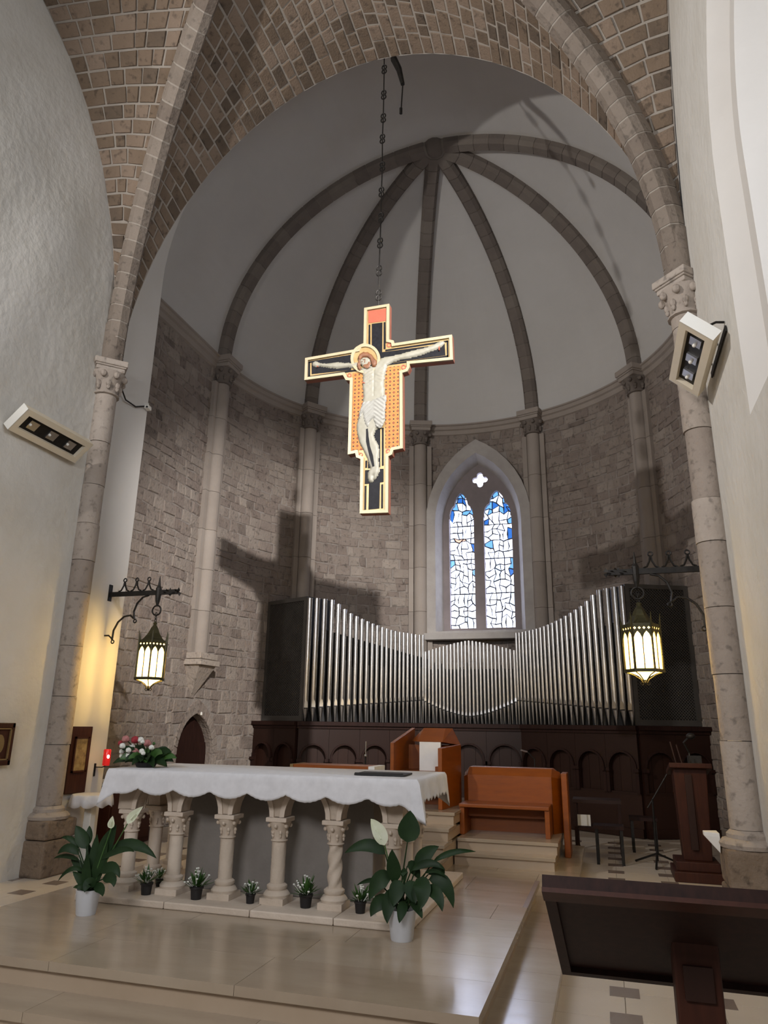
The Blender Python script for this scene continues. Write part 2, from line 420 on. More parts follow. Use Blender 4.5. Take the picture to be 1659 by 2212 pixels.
# --- capitals and wall shafts
def capital(mb, o, r, h, ab_w, ab_h, leaves=8, tint=0.6, rz=0.0, balls=False):
    """bell with two rows of leaf knobs under a square moulded abacus; o = neck centre"""
    mb.lathe([(r*1.0,0),(r*1.22,0.02*h),(r*1.22,0.07*h),(r*1.02,0.10*h),(r*1.06,0.35*h),(r*1.25,0.65*h),(r*1.6,0.95*h),(r*1.6,h)], o, 14, tint)
    for row, (zz, rr, sz) in enumerate(((0.45, 1.16, 0.24), (0.80, 1.52, 0.30))):
        for k in range(leaves):
            a = rz+2*math.pi*(k+0.5*row)/leaves
            c = (o[0]+math.cos(a)*r*rr, o[1]+math.sin(a)*r*rr, o[2]+h*zz)
            mb.ball(c, (r*sz, r*sz, h*(0.15 if not balls else 0.12)), 7, 5, tint)
            if row == 0: mb.ball((c[0], c[1], c[2]-h*0.16), (r*sz*0.7, r*sz*0.7, h*0.12), 6, 4, tint)
    return mb
def abacus(mb, o, w, h, rz, tint=0.7):
    for a, b, k in ((0, 0.35, 0.86), (0.35, 0.5, 0.93), (0.5, 1.0, 1.0)):
        mb.cbox((o[0], o[1], o[2]+h*(a+b)/2), (w*k, w*k, h*(b-a)), rz, tint)
    return mb
WS_LABEL = ['apse wall shaft left of the cross, ending on a corbel above the small arched door',
            'apse wall shaft rising directly behind the left edge of the organ', 'apse wall shaft just left of the stained glass window',
            'apse wall shaft just right of the stained glass window', 'apse wall shaft at far right, half in shadow behind the hanging lantern', None]
for th, lab in zip(RIB_TH, WS_LABEL):
    if not lab: continue
    t = math.radians(th); d = Vector((math.sin(t), math.cos(t), 0)); c = Vector((0, Y_AP, 0))+d*(R_AP-0.07)
    zb = 2.62 if th < -80 else 1.0
    root = thing('wall_shaft', lab, 'column', (c.x, c.y, zb), -t, 'apse wall shafts')
    n_dr = 7; h = (7.56-zb)/n_dr
    for k in range(n_dr):
        m = MB(); m.lathe([(0.14, k*h+0.003), (0.14, (k+1)*h-0.003)], (0,0,0), 16, random.random())
        for sx in (-1, 1): m.box((sx*0.20-0.05, -0.02, k*h+0.003), (sx*0.20+0.05, 0.10, (k+1)*h-0.003), random.random())
        m.build('drum', 'shaft_stone', root, smooth=True)
    m = MB(); capital(m, (0, 0, 7.56-zb), 0.15, 0.30, 0, 0, 8, 0.3); m.build('capital', 'rib_stone', root, smooth=True)
    m = MB(); abacus(m, (0, -0.02, 7.86-zb), 0.50, 0.22, 0, 0.5); m.build('abacus', 'shaft_stone', root, bevel=0.012)
    if th < -80:
        m = MB(); m.box((-0.27,-0.22,-0.10),(0.27,0.10,0.0),0.7); m.box((-0.30,-0.25,-0.20),(0.30,0.10,-0.11),0.8)
        m.add([(-0.26,-0.20,-0.20),(0.26,-0.20,-0.20),(0.26,0.10,-0.20),(-0.26,0.10,-0.20),(-0.03,0.06,-0.72),(0.03,0.06,-0.72),(0.03,0.10,-0.72),(-0.03,0.10,-0.72)],
              [(0,3,2,1),(4,5,6,7),(0,1,5,4),(1,2,6,5),(2,3,7,6),(3,0,4,7)], 0.5)
        m.build('corbel', 'column_stone', root, bevel=0.01)

# --- door_1: small arched doorway in the apse wall
def dfr(u, v, w): return wallp(u, v, w)[0]
door = plate([(a, b) for a, b in DOOR], [], dfr, -0.22, -0.16, 'door_1', 'dark_wood')
tag(door, 'small dark wooden door in an arched stone opening behind the altar', 'door', kind='structure')
m = MB()
for k in range(len(DOOR)-1):
    (a, b), (c, d) = DOOR[k], DOOR[k+1]
    m.add([dfr(a,b,0), dfr(c,d,0), dfr(c,d,-0.2), dfr(a,b,-0.2)], [(0,1,2,3)], 0.5)
m.build('jamb', 'rubble', door)
for k in range(len(DOOR)-1):
    big = pointed(DOOR_S, DOOR_W+0.24, 0.0, 1.02, 2.02)
    (a, b), (c, d) = DOOR[k], DOOR[k+1]; (e, f_), (g_, h_) = big[k+1], big[k]
    MB().add([dfr(a,b,0.002), dfr(c,d,0.002), dfr(e,f_,0.002), dfr(g_,h_,0.002)], [(0,1,2,3)]).build('arch_bed', 'rubble_mortar', door, fix=False)
for k in range(len(DOOR)-1):
    if k in (0, len(DOOR)-2):
        nb = 4
    else: nb = 1
    for i in range(nb):
        f0, f1 = i/nb+0.02, (i+1)/nb-0.02
        l = lambda P, f: (P[k][0]+(P[k+1][0]-P[k][0])*f, P[k][1]+(P[k+1][1]-P[k][1])*f)
        q = [dfr(*l(DOOR, f0), 0), dfr(*l(DOOR, f1), 0), dfr(*l(DOOR_O, f1), 0), dfr(*l(DOOR_O, f0), 0)]
        MB().block(q, wallp(DOOR_S, 0)[1], 0.02, 0.05, 0.01, rnd(0.3, 0.8)).build('arch_stone', 'rubble', door, fix=False)
for k in range(4):
    u = DOOR_S-0.42+k*0.28
    m = MB(); q = [dfr(u-0.13, 0.02, -0.158), dfr(u+0.13, 0.02, -0.158), dfr(u+0.13, 1.2, -0.158), dfr(u-0.13, 1.2, -0.158)]
    m.block(q, wallp(u, 0)[1], 0.012, 0.01, 0.008, 0.4); m.build('door_plank', 'dark_wood', door, fix=False)
MB().lathe([(0.004,0),(0.02,0.01),(0.02,0.05),(0.004,0.06)], dfr(DOOR_S+0.10, 1.63, 0.0)+Vector((0.02,0,0)), 8).build('door_lamp', 'white_paint', door)

# --- the brick bay: wall_left, wall_right, ceiling
XW, XR, YC, Y0, L_B = -3.40, 3.44, 6.70, 4.0, 2.72
def z_arch(x):  # apse-side edge of the brick web
    u = min(1.0, abs(x)/3.40); return 5.75+4.2*(1-u**1.9)**(1/1.9)
def z_rib(u):   # diagonal rib, u = 1 at the corner, 0 at the crown
    u = min(1.0, abs(u)); return 5.72+4.02*(1-u**2.05)**(1/2.05)
def z_wall(u):
    u = min(1.0, abs(u)); return 5.75+4.0*math.sqrt(max(0, 1-u*u))
Y_ED = 6.90
def web_apse(u, v):   # u in [-1,1] across, v 0 at the arch edge .. 1 at the rib
    x = 3.38*u; yr = Y0+(YC-Y0)*abs(u)
    za, zr = z_arch(x), z_rib(u)+0.10
    return Vector((x, Y_ED+(yr-Y_ED)*v, za+(zr-za)*v+0.05*math.sin(math.pi*v)))
def web_side(sgn):
    def f(u, v):       # u in [-1,1] along Y, v 0 at wall .. 1 at rib
        y = Y0+(L_B-0.02)*u; xw = XW if sgn < 0 else XR; xr = sgn*3.34*abs(u)
        zw, zr = z_wall(u*0.985), z_rib(u)+0.10
        return Vector((xw+(xr-xw)*v, y, zw+(zr-zw)*v+0.05*math.sin(math.pi*v)))
    return f
cm = MB()
def grid(f, us, nv):
    for a, b in zip(us[:-1], us[1:]):
        for j in range(nv):
            cm.add([f(a, j/nv), f(b, j/nv), f(b, (j+1)/nv), f(a, (j+1)/nv)], [(0,1,2,3)])
us = [math.sin(math.pi/2*k/40) for k in range(-40, 41)]
grid(web_apse, us, 8); grid(lambda u, v: web_side(-1)(u, v)+Vector((0,0,0.012*math.sin(math.pi*v))), us, 8); grid(lambda u, v: web_side(1)(u, v)+Vector((0,0,0.012*math.sin(math.pi*v))), us, 8)
ceiling = cm.build('ceiling', 'mortar', smooth=True, fix=False)
tag(ceiling, 'rib vault of small brown bricks with pale mortar joints', 'ceiling', kind='structure')
bricks = []
def lay(f, u_lo, u_hi, cw, bl, flip):
    u = u_lo
    while u < u_hi-1e-4:
        du = 1e-3
        w = (f(min(u+du, 0.999), 0.5)-f(u, 0.5)).length/du
        u1 = min(u_hi, u+cw*rnd(0.88, 1.12)/w)
        L = (f((u+u1)/2, 1)-f((u+u1)/2, 0)).length; v = 0.0
        v = 0.0
        while v < 0.999 and L > 0.05:
            l = bl*rnd(0.55, 1.15)/L; v1 = min(1.0, v+l)
            if 1-v1 < 0.25*bl/L: v1 = 1.0
            gu, gv = 0.013/w, 0.012/L
            q = [f(u+gu, v+gv), f(u1-gu, v+gv), f(u1-gu, v1-gv), f(u+gu, v1-gv)]
            q = [p+Vector((rnd(-1,1), rnd(-1,1), 0))*0.005 for p in q]
            n = (q[1]-q[0]).cross(q[3]-q[0])
            if n.length > 1e-6 and v1-v > 3*gv:
                n.normalize()
                if n.dot(Vector((0, 4, 4))-q[0]) < 0: n = -n
                px, py = pix((q[0]+q[2])/2)
                if -350 < px < 2000 and -350 < py < 900: bricks.append((q, n, rnd(0.004, 0.016), random.random(), px, py))
            v = v1
        u = u1
lay(web_apse, -0.998, 0.998, 0.165, 0.27, 1)
def skew(f): return lambda u, v: f(u, 0)*(1-v)+f(u+(1-u)*0.16, 1)*v-Vector((0, 0, -0.045*math.sin(math.pi*v)))
lay(skew(web_side(-1)), 0.02, 0.995, 0.175, 0.26, 1)
lay(skew(web_side(1)), 0.02, 0.995, 0.175, 0.26, 1)
def bscore(b):
    c = (b[0][0]+b[0][2])/2
    if not (60 < b[4] < 1470 and 0 < b[5] < 640): return -1
    return (b[0][1]-b[0][0]).cross(b[0][3]-b[0][0]).dot((EYE-c).normalized()).__abs__()/(c-EYE).length**2
bricks.sort(key=bscore, reverse=True); rest = MB()
for k, (q, n, pr, t, _, _) in enumerate(bricks):
    if k < 300: MB().block(q, n, pr, 0.02, 0.008, t).build('brick', 'brick', ceiling, fix=False)
    else: rest.block(q, n, pr, 0.02, 0.008, t)
tag(rest.build('brick_courses', 'brick', ceiling, fix=False), kind='stuff')
# diagonal ribs
def rib_path(sg, k):
    u = 1-k; x = sg*3.34*u; y = Y0+(YC-Y0)*u; return Vector((x, y, z_rib(u)))
rp = [(-0.11,-0.14),(0.11,-0.14),(0.13,0.0),(0.10,0.09),(0.0,0.13),(-0.10,0.09),(-0.13,0.0)]
for sg in (-1, 1):
    lat = Vector((YC-Y0, -sg*3.34, 0)).normalized()
    ks = [1-math.cos(math.pi/2*i/60) for i in range(61)]
    pts = [rib_path(sg, k) for k in ks]
    def frm(i):
        a = pts[max(0, i-1)]; b = pts[min(60, i+1)]; tg = (b-a).normalized(); n = tg.cross(lat).normalized()
        if n.z > 0 or n.dot(Vector((0, Y0, 4))-pts[i]) < 0: n = -n
        return (pts[i], lat, n)
    F = [frm(i) for i in range(61)]
    rib = MB().sweep(F[:59], [(u*0.95, v*0.95) for u, v in rp]).build('diagonal_rib', 'mortar', ceiling)
    for i in range(0, 58, 2):
        o0, l0, n0 = F[i]; o1, l1, n1 = F[i+1]; o2, l2, n2 = F[i+2]; e = 0.09
        MB().sweep([(o0.lerp(o1, e), l0, n0), (o1, l1, n1), (o2.lerp(o1, e), l2, n2)], rp, random.random()).build('voussoir', 'bay_rib_stone', rib)

# plain plaster around the opening into the apse
def ring(prof0, y0, prof1, y1, name, mat, lab):
    m = MB(); n = len(prof0)
    for i in range(n-1):
        a, b, c, d = prof0[i], prof0[i+1], prof1[i+1], prof1[i]
        m.add([(a[0], y0, a[1]), (b[0], y0, b[1]), (c[0], y1, c[1]), (d[0], y1, d[1])], [(0,1,2,3)])
    o = m.build(name, mat, fix=False, smooth=False); tag(o, lab, 'wall', kind='structure'); return o
K = 40
jamb = [(-3.40*math.cos(math.pi*k/K), 7.6+3.55*math.sin(math.pi*k/K)) for k in range(K+1)]
webe = [(3.38*math.sin(-math.pi/2+math.pi*k/K), z_arch(3.38*math.sin(-math.pi/2+math.pi*k/K))) for k in range(K+1)]
outr = [(-4.2*math.cos(math.pi*k/K), 8.02+3.94*math.sin(math.pi*k/K)) for k in range(K+1)]
m = MB()
for i in range(K):
    a, b = jamb[i], jamb[i+1]; c, d = webe[i+1], webe[i]; e, f = outr[i+1], outr[i]
    m.add([(a[0],Y_ED,a[1]),(b[0],Y_ED,b[1]),(b[0],Y_ST,b[1]),(a[0],Y_ST,a[1])], [(0,1,2,3)])
    m.add([(d[0],Y_ED,d[1]),(c[0],Y_ED,c[1]),(b[0],Y_ED,b[1]),(a[0],Y_ED,a[1])], [(0,1,2,3)])
    m.add([(a[0],Y_ST,a[1]),(b[0],Y_ST,b[1]),(e[0],Y_ST,e[1]),(f[0],Y_ST,f[1])], [(0,1,2,3)])
tag(m.build('wall_chancel_arch', 'plaster_smooth', smooth=False, fix=False), 'plain plastered arch between the brick vault and the apse', 'wall', kind='structure')
for sg, nm, lab in ((-1, 'wall_chancel_left', 'narrow plain white wall strip behind the left column'), (1, 'wall_chancel_right', 'narrow plain white wall strip behind the right column')):
    m = MB(); x = sg*3.40
    m.add([(x,6.60,0),(x,Y_ST,0),(x,Y_ST,7.6),(x,6.60,7.6)], [(0,1,2,3)])
    m.add([(x,Y_ST,0),(sg*4.2,Y_ST,0),(sg*4.2,Y_ST,8.02),(x,Y_ST,7.6)], [(0,1,2,3)])
    tag(m.build(nm, 'plaster_smooth', fix=False), lab, 'wall', kind='structure')
# wall_left: hand-trowelled plaster, slightly uneven
m = MB(); ny, nz_ = 70, 70
def lump(y, z): return 0.018*math.sin(2.3*y+1.1*z)*math.sin(1.7*z-0.6*y)+0.008*math.sin(6.1*y-2.0*z)
P = {}
for i in range(ny+1):
    y = -2.6+(6.66+2.6)*i/ny
    zt = 5.75+4.0*math.sqrt(max(0, 1-min(1, abs((y-Y0)/L_B))**2))+0.1
    for j in range(nz_+1):
        z = zt*j/nz_; P[i, j] = (XW+lump(y, z)*min(1, (6.66-y)*1.5), y, z)
vs_ = [P[i, j] for i in range(ny+1) for j in range(nz_+1)]
m.add(vs_, [(i*(nz_+1)+j, (i+1)*(nz_+1)+j, (i+1)*(nz_+1)+j+1, i*(nz_+1)+j+1) for i in range(ny) for j in range(nz_)])
tag(m.build('wall_left', 'plaster', smooth=True, fix=False), 'large cream plastered nave wall on the left', 'wall', kind='structure')
# wall_right with a tall splayed window niche
NI_O = pointed(4.0, 1.08, 3.62, 5.6, 7.15); NI_I = pointed(4.0, 0.62, 4.15, 5.5, 6.7)
top = [(-2.6, 0), (6.66, 0)]+[(Y0+L_B*math.cos(math.pi*k/24)*0.98, 5.75+4.0*math.sin(math.pi*k/24)+0.06) for k in range(25)]+[(-2.6, 5.75)]
wr = plate(top, [NI_O], lambda u, v, w: (XR+w, u, v), 0.0, 0.02, 'wall_right', 'plaster')
tag(wr, 'cream plastered nave wall on the right with a tall splayed window niche', 'wall', kind='structure')
LV = [(NI_O, XR), (pointed(4.0, 0.90, 3.86, 5.58, 6.98), XR+0.13), (pointed(4.0, 0.74, 4.02, 5.54, 6.84), XR+0.13), (NI_I, XR+0.42)]
for (P0, xa), (P1, xb) in zip(LV[:-1], LV[1:]):
    m = MB(); n = len(P0)
    for i in range(n):
        a, b, c, d = P0[i], P0[(i+1) % n], P1[(i+1) % n], P1[i]
        m.add([(xa,a[0],a[1]),(xa,b[0],b[1]),(xb,c[0],c[1]),(xb,d[0],d[1])], [(0,1,2,3)])
    m.build('splay', 'plaster_smooth', wr, fix=False)
plate(NI_I, [], lambda u, v, w: (XR+0.42+w, u, v), 0.0, 0.02, 'niche_glass', 'day_glass', wr)
# ------------------------------------------------------------------ responds (corner columns)
def respond(sg, lab):
    x, y = sg*3.345, 6.684
    root = thing('respond_column', lab, 'column', (x, y, 0.0), 0, 'corner columns of the brick vault')
    r = 0.132; pt = 0.60 if sg < 0 else 0.70
    m = MB(); m.box((-0.21,-0.22,0.0),(0.21,0.25,0.34),0.3); m.build('plinth_block', 'plinth_stone', root, bevel=0.02)
    m = MB(); m.box((-0.20,-0.21,0.345),(0.20,0.24,pt-0.07),0.6); m.build('plinth_block', 'plinth_stone', root, bevel=0.025)
    m = MB(); m.lathe([(0.215,pt-0.07),(0.225,pt-0.04),(0.20,pt-0.01),(0.165,pt),(0.165,pt+0.03),(r,pt+0.06)], (0,0,0), 18, 0.8); m.build('base_moulding', 'column_stone', root, smooth=True)
    zs = [pt+0.06]
    while zs[-1] < 5.0: zs.append(min(5.36, zs[-1]+rnd(0.35, 0.75)))
    if zs[-1] < 5.36: zs.append(5.36)
    for a, b in zip(zs[:-1], zs[1:]):
        k = rnd(0.97, 1.03)
        MB().lathe([(r*k,a+0.003),(r*k,b-0.003)], (rnd(-.004,.004),rnd(-.004,.004),0), 18, random.random()).build('drum', 'column_stone', root, smooth=True)
    m = MB(); capital(m, (0,0,5.36), r, 0.30, 0, 0, 8, 0.6); m.build('capital', 'column_stone', root, smooth=True)
    m = MB(); abacus(m, (0,0,5.66), 0.39, 0.15, math.pi/4, 0.9); m.build('abacus', 'column_stone', root, bevel=0.012)
    # rounded springer that carries the diagonal rib
    m = MB(); m.lathe([(0.13,5.81),(0.135,6.35)], (0,0,0), 14, 0.4); m.build('springer', 'bay_rib_stone', root, smooth=True)
    return root
respond(-1, 'slender stone column beside the left floodlight, with leafy capital and worn plinth')
respond(1, 'slender stone column beside the right floodlight, with flowered capital and worn plinth')

# ------------------------------------------------------------------ floor
m = MB(); m.box((-4.4,-2.6,-0.12),(4.4,15.2,-0.008)); floor = m.build('floor', 'floor_joint')
tag(floor, 'pale stone slab floor with small dark square insets', 'floor', kind='structure')
TX, TY = 0.522, 0.435
PX0, PX1, PY0, PY1 = -1.67, 1.71, 3.55, 6.58       # altar platform
SX0, SX1, SY0, SY1 = -1.90, 1.98, 3.29, 9.6        # lower marble level
ix0 = -11
dark = bpy.data.meshes.new('dark_inset')
db = MB(); db.box((-0.085,-0.085,-0.01),(0.085,0.085,0.0015)); _o = db.build('dark_inset', 'marble_dark', floor); dark_me = _o.data; bpy.data.objects.remove(_o)
count = 0
for i in range(-12, 4):
    for j in range(-3, 21):
        cx, cy = 2.32-0.261+i*TX+TX, 5.10-TY/2+j*TY-TY*4
        x0, x1, y0, y1 = cx-TX/2, cx+TX/2, cy-TY/2, cy+TY/2
        if x1 > 3.40 or x0 < -3.45 or y1 > 12.0 or y0 < 2.4: continue
        if x0 > SX0+0.1 and x1 < SX1-0.1 and y1 < SY1 and y0 > SY0: continue
        if x0 > PX0+0.1 and x1 < PX1-0.1 and y1 < SY1 and y0 > SY0: continue
        mm = MB(); mm.box((x0+0.002,y0+0.002,-0.02),(x1-0.002,y1-0.002,0.0), random.random())
        mm.build('floor_slab', 'slab', floor, fix=False); count += 1
        if not (SX0-0.1 < x0 < SX1+0.1 and SY0-0.1 < y0 < SY1+0.1):
            d = bpy.data.objects.new('dark_inset', dark_me); C.objects.link(d); d.parent = floor; d.location = (x0+0.0, y0, 0.0005)

# ------------------------------------------------------------------ altar platform and lower step (marble slabs on a core)
def slabs(root, x0, x1, y0, y1, z0, z1, wx, wy, hole=None, nose=0.02):
    y = y0; row = 0
    while y < y1-0.05:
        yb = min(y1, y+wy*rnd(0.9, 1.1)); yb = y1 if y1-yb < 0.15 else yb; x = x0; 
        while x < x1-0.05:
            xb = min(x1, x+wx*rnd(0.7, 1.3)); xb = x1 if x1-xb < 0.2 else xb
            if not (hole and x > hole[0] and xb < hole[1] and y > hole[2] and yb < hole[3]):
                MB().box((x+0.0012, y+0.0012, z0), (xb-0.0012, yb-0.0012, z1), random.random()).build('slab', 'marble', root, fix=False)
            x = xb
        y = yb; row += 1
plat = thing('altar_platform', 'raised marble platform on which the altar stands', 'platform', (0.02, 5.06, 0.0))
def rel(root, fn):
    """build children in world space, then shift to the root's frame"""
    before = set(bpy.data.objects); fn()
    for o in set(bpy.data.objects)-before:
        if o.parent is root and o.type == 'MESH': o.data.transform(Matrix.Translation(-root.location))
Z1, Z2 = 0.165, 0.30
def f():
    MB().box((PX0+0.03, PY0+0.03, Z1), (PX1-0.03, PY1-0.03, Z2-0.05)).build('riser', 'riser', plat)
    slabs(plat, PX0, PX1, PY0, PY1, Z2-0.045, Z2, 1.1, 0.42)
    MB().box((PX1-0.035, 5.62, Z2-0.02), (PX1+0.001, PY1, Z2+0.0004)).build('dark_edging', 'marble_dark', plat)
rel(plat, f)
low = thing('marble_step', 'lower marble step running round the altar platform', 'step', (0.04, 6.4, 0.0))
def f():
    MB().box((SX0+0.03, SY0+0.03, 0.0), (SX1-0.03, SY1-0.03, Z1-0.045)).build('riser', 'riser', low)
    slabs(low, SX0, SX1, SY0, SY1, Z1-0.045, Z1, 1.2, 0.5, hole=(PX0+0.05, PX1-0.05, PY0+0.1, PY1-0.1))
rel(low, f)
# ------------------------------------------------------------------ window_1: stained glass lancets
GB = ['glass_white', 'glass_pale', 'glass_blue', 'glass_deep', 'glass_warm']
mk('glass_white', [(0.8,0.85,0.9),(0.9,0.92,1.0)], rough=0.25, emit=(0.66,0.74,1.0), estr=6.0)
mk('glass_pale', [(0.7,0.8,0.9),(0.8,0.85,0.95)], rough=0.25, emit=(0.50,0.68,1.0), estr=1.9)
mk('glass_blue', [(0.1,0.35,0.8),(0.15,0.4,0.85)], rough=0.25, emit=(0.16,0.45,1.0), estr=1.1)
mk('glass_deep', [(0.02,0.12,0.5),(0.04,0.18,0.6)], rough=0.25, emit=(0.03,0.20,0.75), estr=0.8)
mk('glass_warm', [(0.8,0.4,0.3),(0.9,0.5,0.4)], rough=0.25, emit=(1.0,0.55,0.42), estr=1.2)
mk('lead', [(0.015,0.015,0.018),(0.025,0.025,0.03)], rough=0.6)
win = plate(WIN_OUT, [WIN_IN], lambda u, v, w: (u, 14.50+w, v), -0.02, 0.30, 'window_1', 'frame_stone')
tag(win, 'tall pointed apse window with two stained glass lancets and a quatrefoil', 'window', kind='structure')
YG = 14.95
CORE = pointed(-0.01, 0.80, 3.46, 5.75, 7.12)
m = MB(); n = len(WIN_IN)
for i in range(n):
    a, b, c, d = WIN_IN[i], WIN_IN[(i+1) % n], CORE[(i+1) % n], CORE[i]
    m.add([(a[0],14.50,a[1]),(b[0],14.50,b[1]),(c[0],YG-0.05,c[1]),(d[0],YG-0.05,d[1])], [(0,1,2,3)])
m.build('splayed_reveal', 'frame_stone', win, fix=False)
m = MB(); m.box((-1.2,14.38,3.22),(1.2,14.60,3.36)); m.build('sill', 'frame_stone', win, bevel=0.015)
def lancet(cx, w, z0, zt):
    a = [(w,z0),(w,zt-0.66),(w*1.0,zt-0.60),(w*0.93,zt-0.575),(w*0.96,zt-0.50),(w*0.86,zt-0.38),(w*0.70,zt-0.31),(w*0.56,zt-0.285),(w*0.50,zt-0.20),(w*0.36,zt-0.10),(w*0.14,zt-0.02)]
    return [(cx+x, z) for x, z in a]+[(cx, zt)]+[(cx-x, z) for x, z in a[::-1]]
LA = [(-0.415, 0.272, 3.50, 6.50), (0.375, 0.302, 3.50, 6.50)]
qf = []
for k in range(4):
    a = math.pi/2*k
    for j in range(-5, 6):
        b = a+j*0.235
        c = (0.02+0.105*math.cos(a)+0.066*math.cos(a+j*0.37), 6.775+0.105*math.sin(a)+0.066*math.sin(a+j*0.37)); qf.append(c)
mk('tracery_stone', [(0.20,0.17,0.17),(0.26,0.22,0.22)], rough=0.85)
core2 = pointed(-0.01, 0.83, 3.44, 5.75, 7.15)
plate(core2, [lancet(*l) for l in LA]+[qf], lambda u, v, w: (u, YG-0.10+w, v), 0.0, 0.14, 'tracery', 'tracery_stone', win)
m = MB(); m.box((-0.85,YG+0.02,3.42),(0.85,YG+0.04,7.1)); m.build('lead_came', 'lead', win)
wr_ = random.Random(21)
def pane(poly, mat):
    MB().prism(poly, lambda u, v, w: (u, YG+0.018-w, v), 0.0, 0.008).build('pane', mat, win, fix=True)
pane([(0.02+0.25*math.cos(a), 6.775+0.25*math.sin(a)) for a in [2*math.pi*k/12 for k in range(12)]], 'glass_white')
for li, (cx, w, z0, zt) in enumerate(LA):
    nc, nr = 6, 24
    gx = lambda i: cx-w-0.005+2*(w+0.01)*i/nc
    gz = lambda j: z0-0.01+(zt-z0+0.02)*j/nr
    V = {}
    for i in range(nc+1):
        for j in range(nr+1):
            jx = 0 if i in (0, nc) else wr_.uniform(-0.034, 0.034); jz = 0 if j in (0, nr) else wr_.uniform(-0.05, 0.05)
            if j in (6, 12, 18): jz = 0
            V[i, j] = (gx(i)+jx, gz(j)+jz)
    done = set()
    for j in range(nr):
        for i in range(nc):
            if (i, j) in done: continue
            i1, j1 = i+1, j+1
            if wr_.random() < 0.30 and i+2 <= nc and (i+1, j) not in done: i1 = i+2
            elif wr_.random() < 0.45 and j+2 <= nr and (i, j+1) not in done and j+1 not in (6, 12, 18): j1 = j+2
            for a in range(i, i1):
                for b in range(j, j1): done.add((a, b))
            poly = [V[i, j]]
            if i1-i == 2: poly.append(V[i+1, j])
            poly.append(V[i1, j])
            if j1-j == 2: poly.append(V[i1, j+1])
            poly.append(V[i1, j1])
            if i1-i == 2: poly.append(V[i+1, j1])
            poly.append(V[i, j1])
            if j1-j == 2: poly.append(V[i, j+1])
            c0 = sum(p[0] for p in poly)/len(poly); c1 = sum(p[1] for p in poly)/len(poly)
            g = 0.0125
            q = []
            for p in poly:
                d = math.hypot(p[0]-c0, p[1]-c1); k = max(0.2, 1-g*1.5/d); q.append((c0+(p[0]-c0)*k, c1+(p[1]-c1)*k))
            if not (inside(lancet(cx, w+0.02, z0-0.02, zt+0.02), c0, c1) or any(inside(lancet(cx, w, z0, zt), *p) for p in q)): continue
            top = (c1-z0)/(zt-z0); edge = abs(c0-cx)/w; r = wr_.random()
            if top > 0.84 and r < 0.45+0.2*edge: mt = wr_.choice(['glass_blue','glass_blue','glass_deep','glass_pale'])
            elif edge > 0.62 and r < (0.38 if top > 0.4 else 0.14): mt = wr_.choice(['glass_blue','glass_pale','glass_deep'])
            elif r < 0.10: mt = 'glass_pale'
            elif r < 0.13: mt = 'glass_warm'
            else: mt = 'glass_white'
            pane(q, mt)
# ------------------------------------------------------------------ pipe organ
def vpl(px, py, A, B):
    d = FW+RT*((px-829.5)/F_PX)-UP*((py-1106.0)/F_PX); n = Vector((B[1]-A[1], -(B[0]-A[0]), 0))
    t = (Vector((A[0], A[1], 0))-Vector((EYE.x, EYE.y, 0))).dot(n)/d.dot(n); return EYE+d*t
ORG = [(-3.74, 12.42), (-2.73, 12.0), (-0.87, 13.15), (0.87, 13.15), (2.73, 12.0), (3.74, 12.42)]
organ = thing('pipe_organ', 'wide pipe organ with three curved ranks of silver pipes between dark lattice cases', 'organ', (0, 12.9, 1.57))
OL = organ.location
tx = [470,525,583,640,690,738,785,830,873,915,955,992,1030,1065,1100,1133,1166,1197,1228,1260,1290,1320,1347]
ty = [225,227,233,240,272,312,345,367,388,407,424,438,452,463,474,482,489,494,498,503,508,511,511]
def pipe(x, y, r, zt, zm, face):
    m = MB(); zb = 0.0; zt -= 1.57; zm -= 1.57
    m.lathe([(r*0.22,zb),(r*0.30,0.02),(r*0.97,zm-0.012),(r,zm),(r,zt),(r*0.93,zt),(r*0.93,zt-0.02)], (x-OL.x, y-OL.y, 0), 14, random.random())
    f = Vector(face).normalized(); lat = Vector((-f.y, f.x, 0)); c = Vector((x-OL.x, y-OL.y, 0))+f*(r*0.86)
    lip = [(-0.62,0.0),(-0.62,1.0),(-0.45,1.9),(0,2.7),(0.45,1.9),(0.62,1.0),(0.62,0.0)]
    m.prism(lip, lambda u, v, w: c+lat*(u*r)+f*w+Vector((0,0,zm+0.006+v*r)), 0.0, r*0.14)
    p = m.build('pipe', 'tin', organ, smooth=True)
    s = MB(); s.obox(c+Vector((0,0,zm-0.004))+f*(r*0.06), lat, f, (0,0,1), (r*1.5, r*0.25, 0.018)); s.build('mouth', 'black', p)
for sg in (-1, 1):
    for k in range(23):
        P = vpl(540+tx[k]*0.2773, 1230+ty[k]*0.2773, ORG[1], ORG[2]); t = (P.x-ORG[1][0])/(ORG[2][0]-ORG[1][0])
        k2 = k+1 if k < 22 else k; k1 = k if k < 22 else k-1
        dx = ((tx[k2]-tx[k1])*0.2773)/F_PX*12.6
        nrm = (0.53*(-sg), -0.85)
        pipe(-sg*P.x if sg > 0 else P.x, P.y, max(0.022, dx*0.40), P.z, 1.79+0.19*t, (0.53*(-sg), -0.85, 0))
for k in range(25):
    u = -1+2*(k+0.5)/25; zt = at(1015, 1384, 1, 13.15).z-0.20*abs(u)**1.3
    pipe(0.855*u, 13.15, 0.026, zt, 1.70+0.27*abs(u)**1.6, (0, -1, 0))
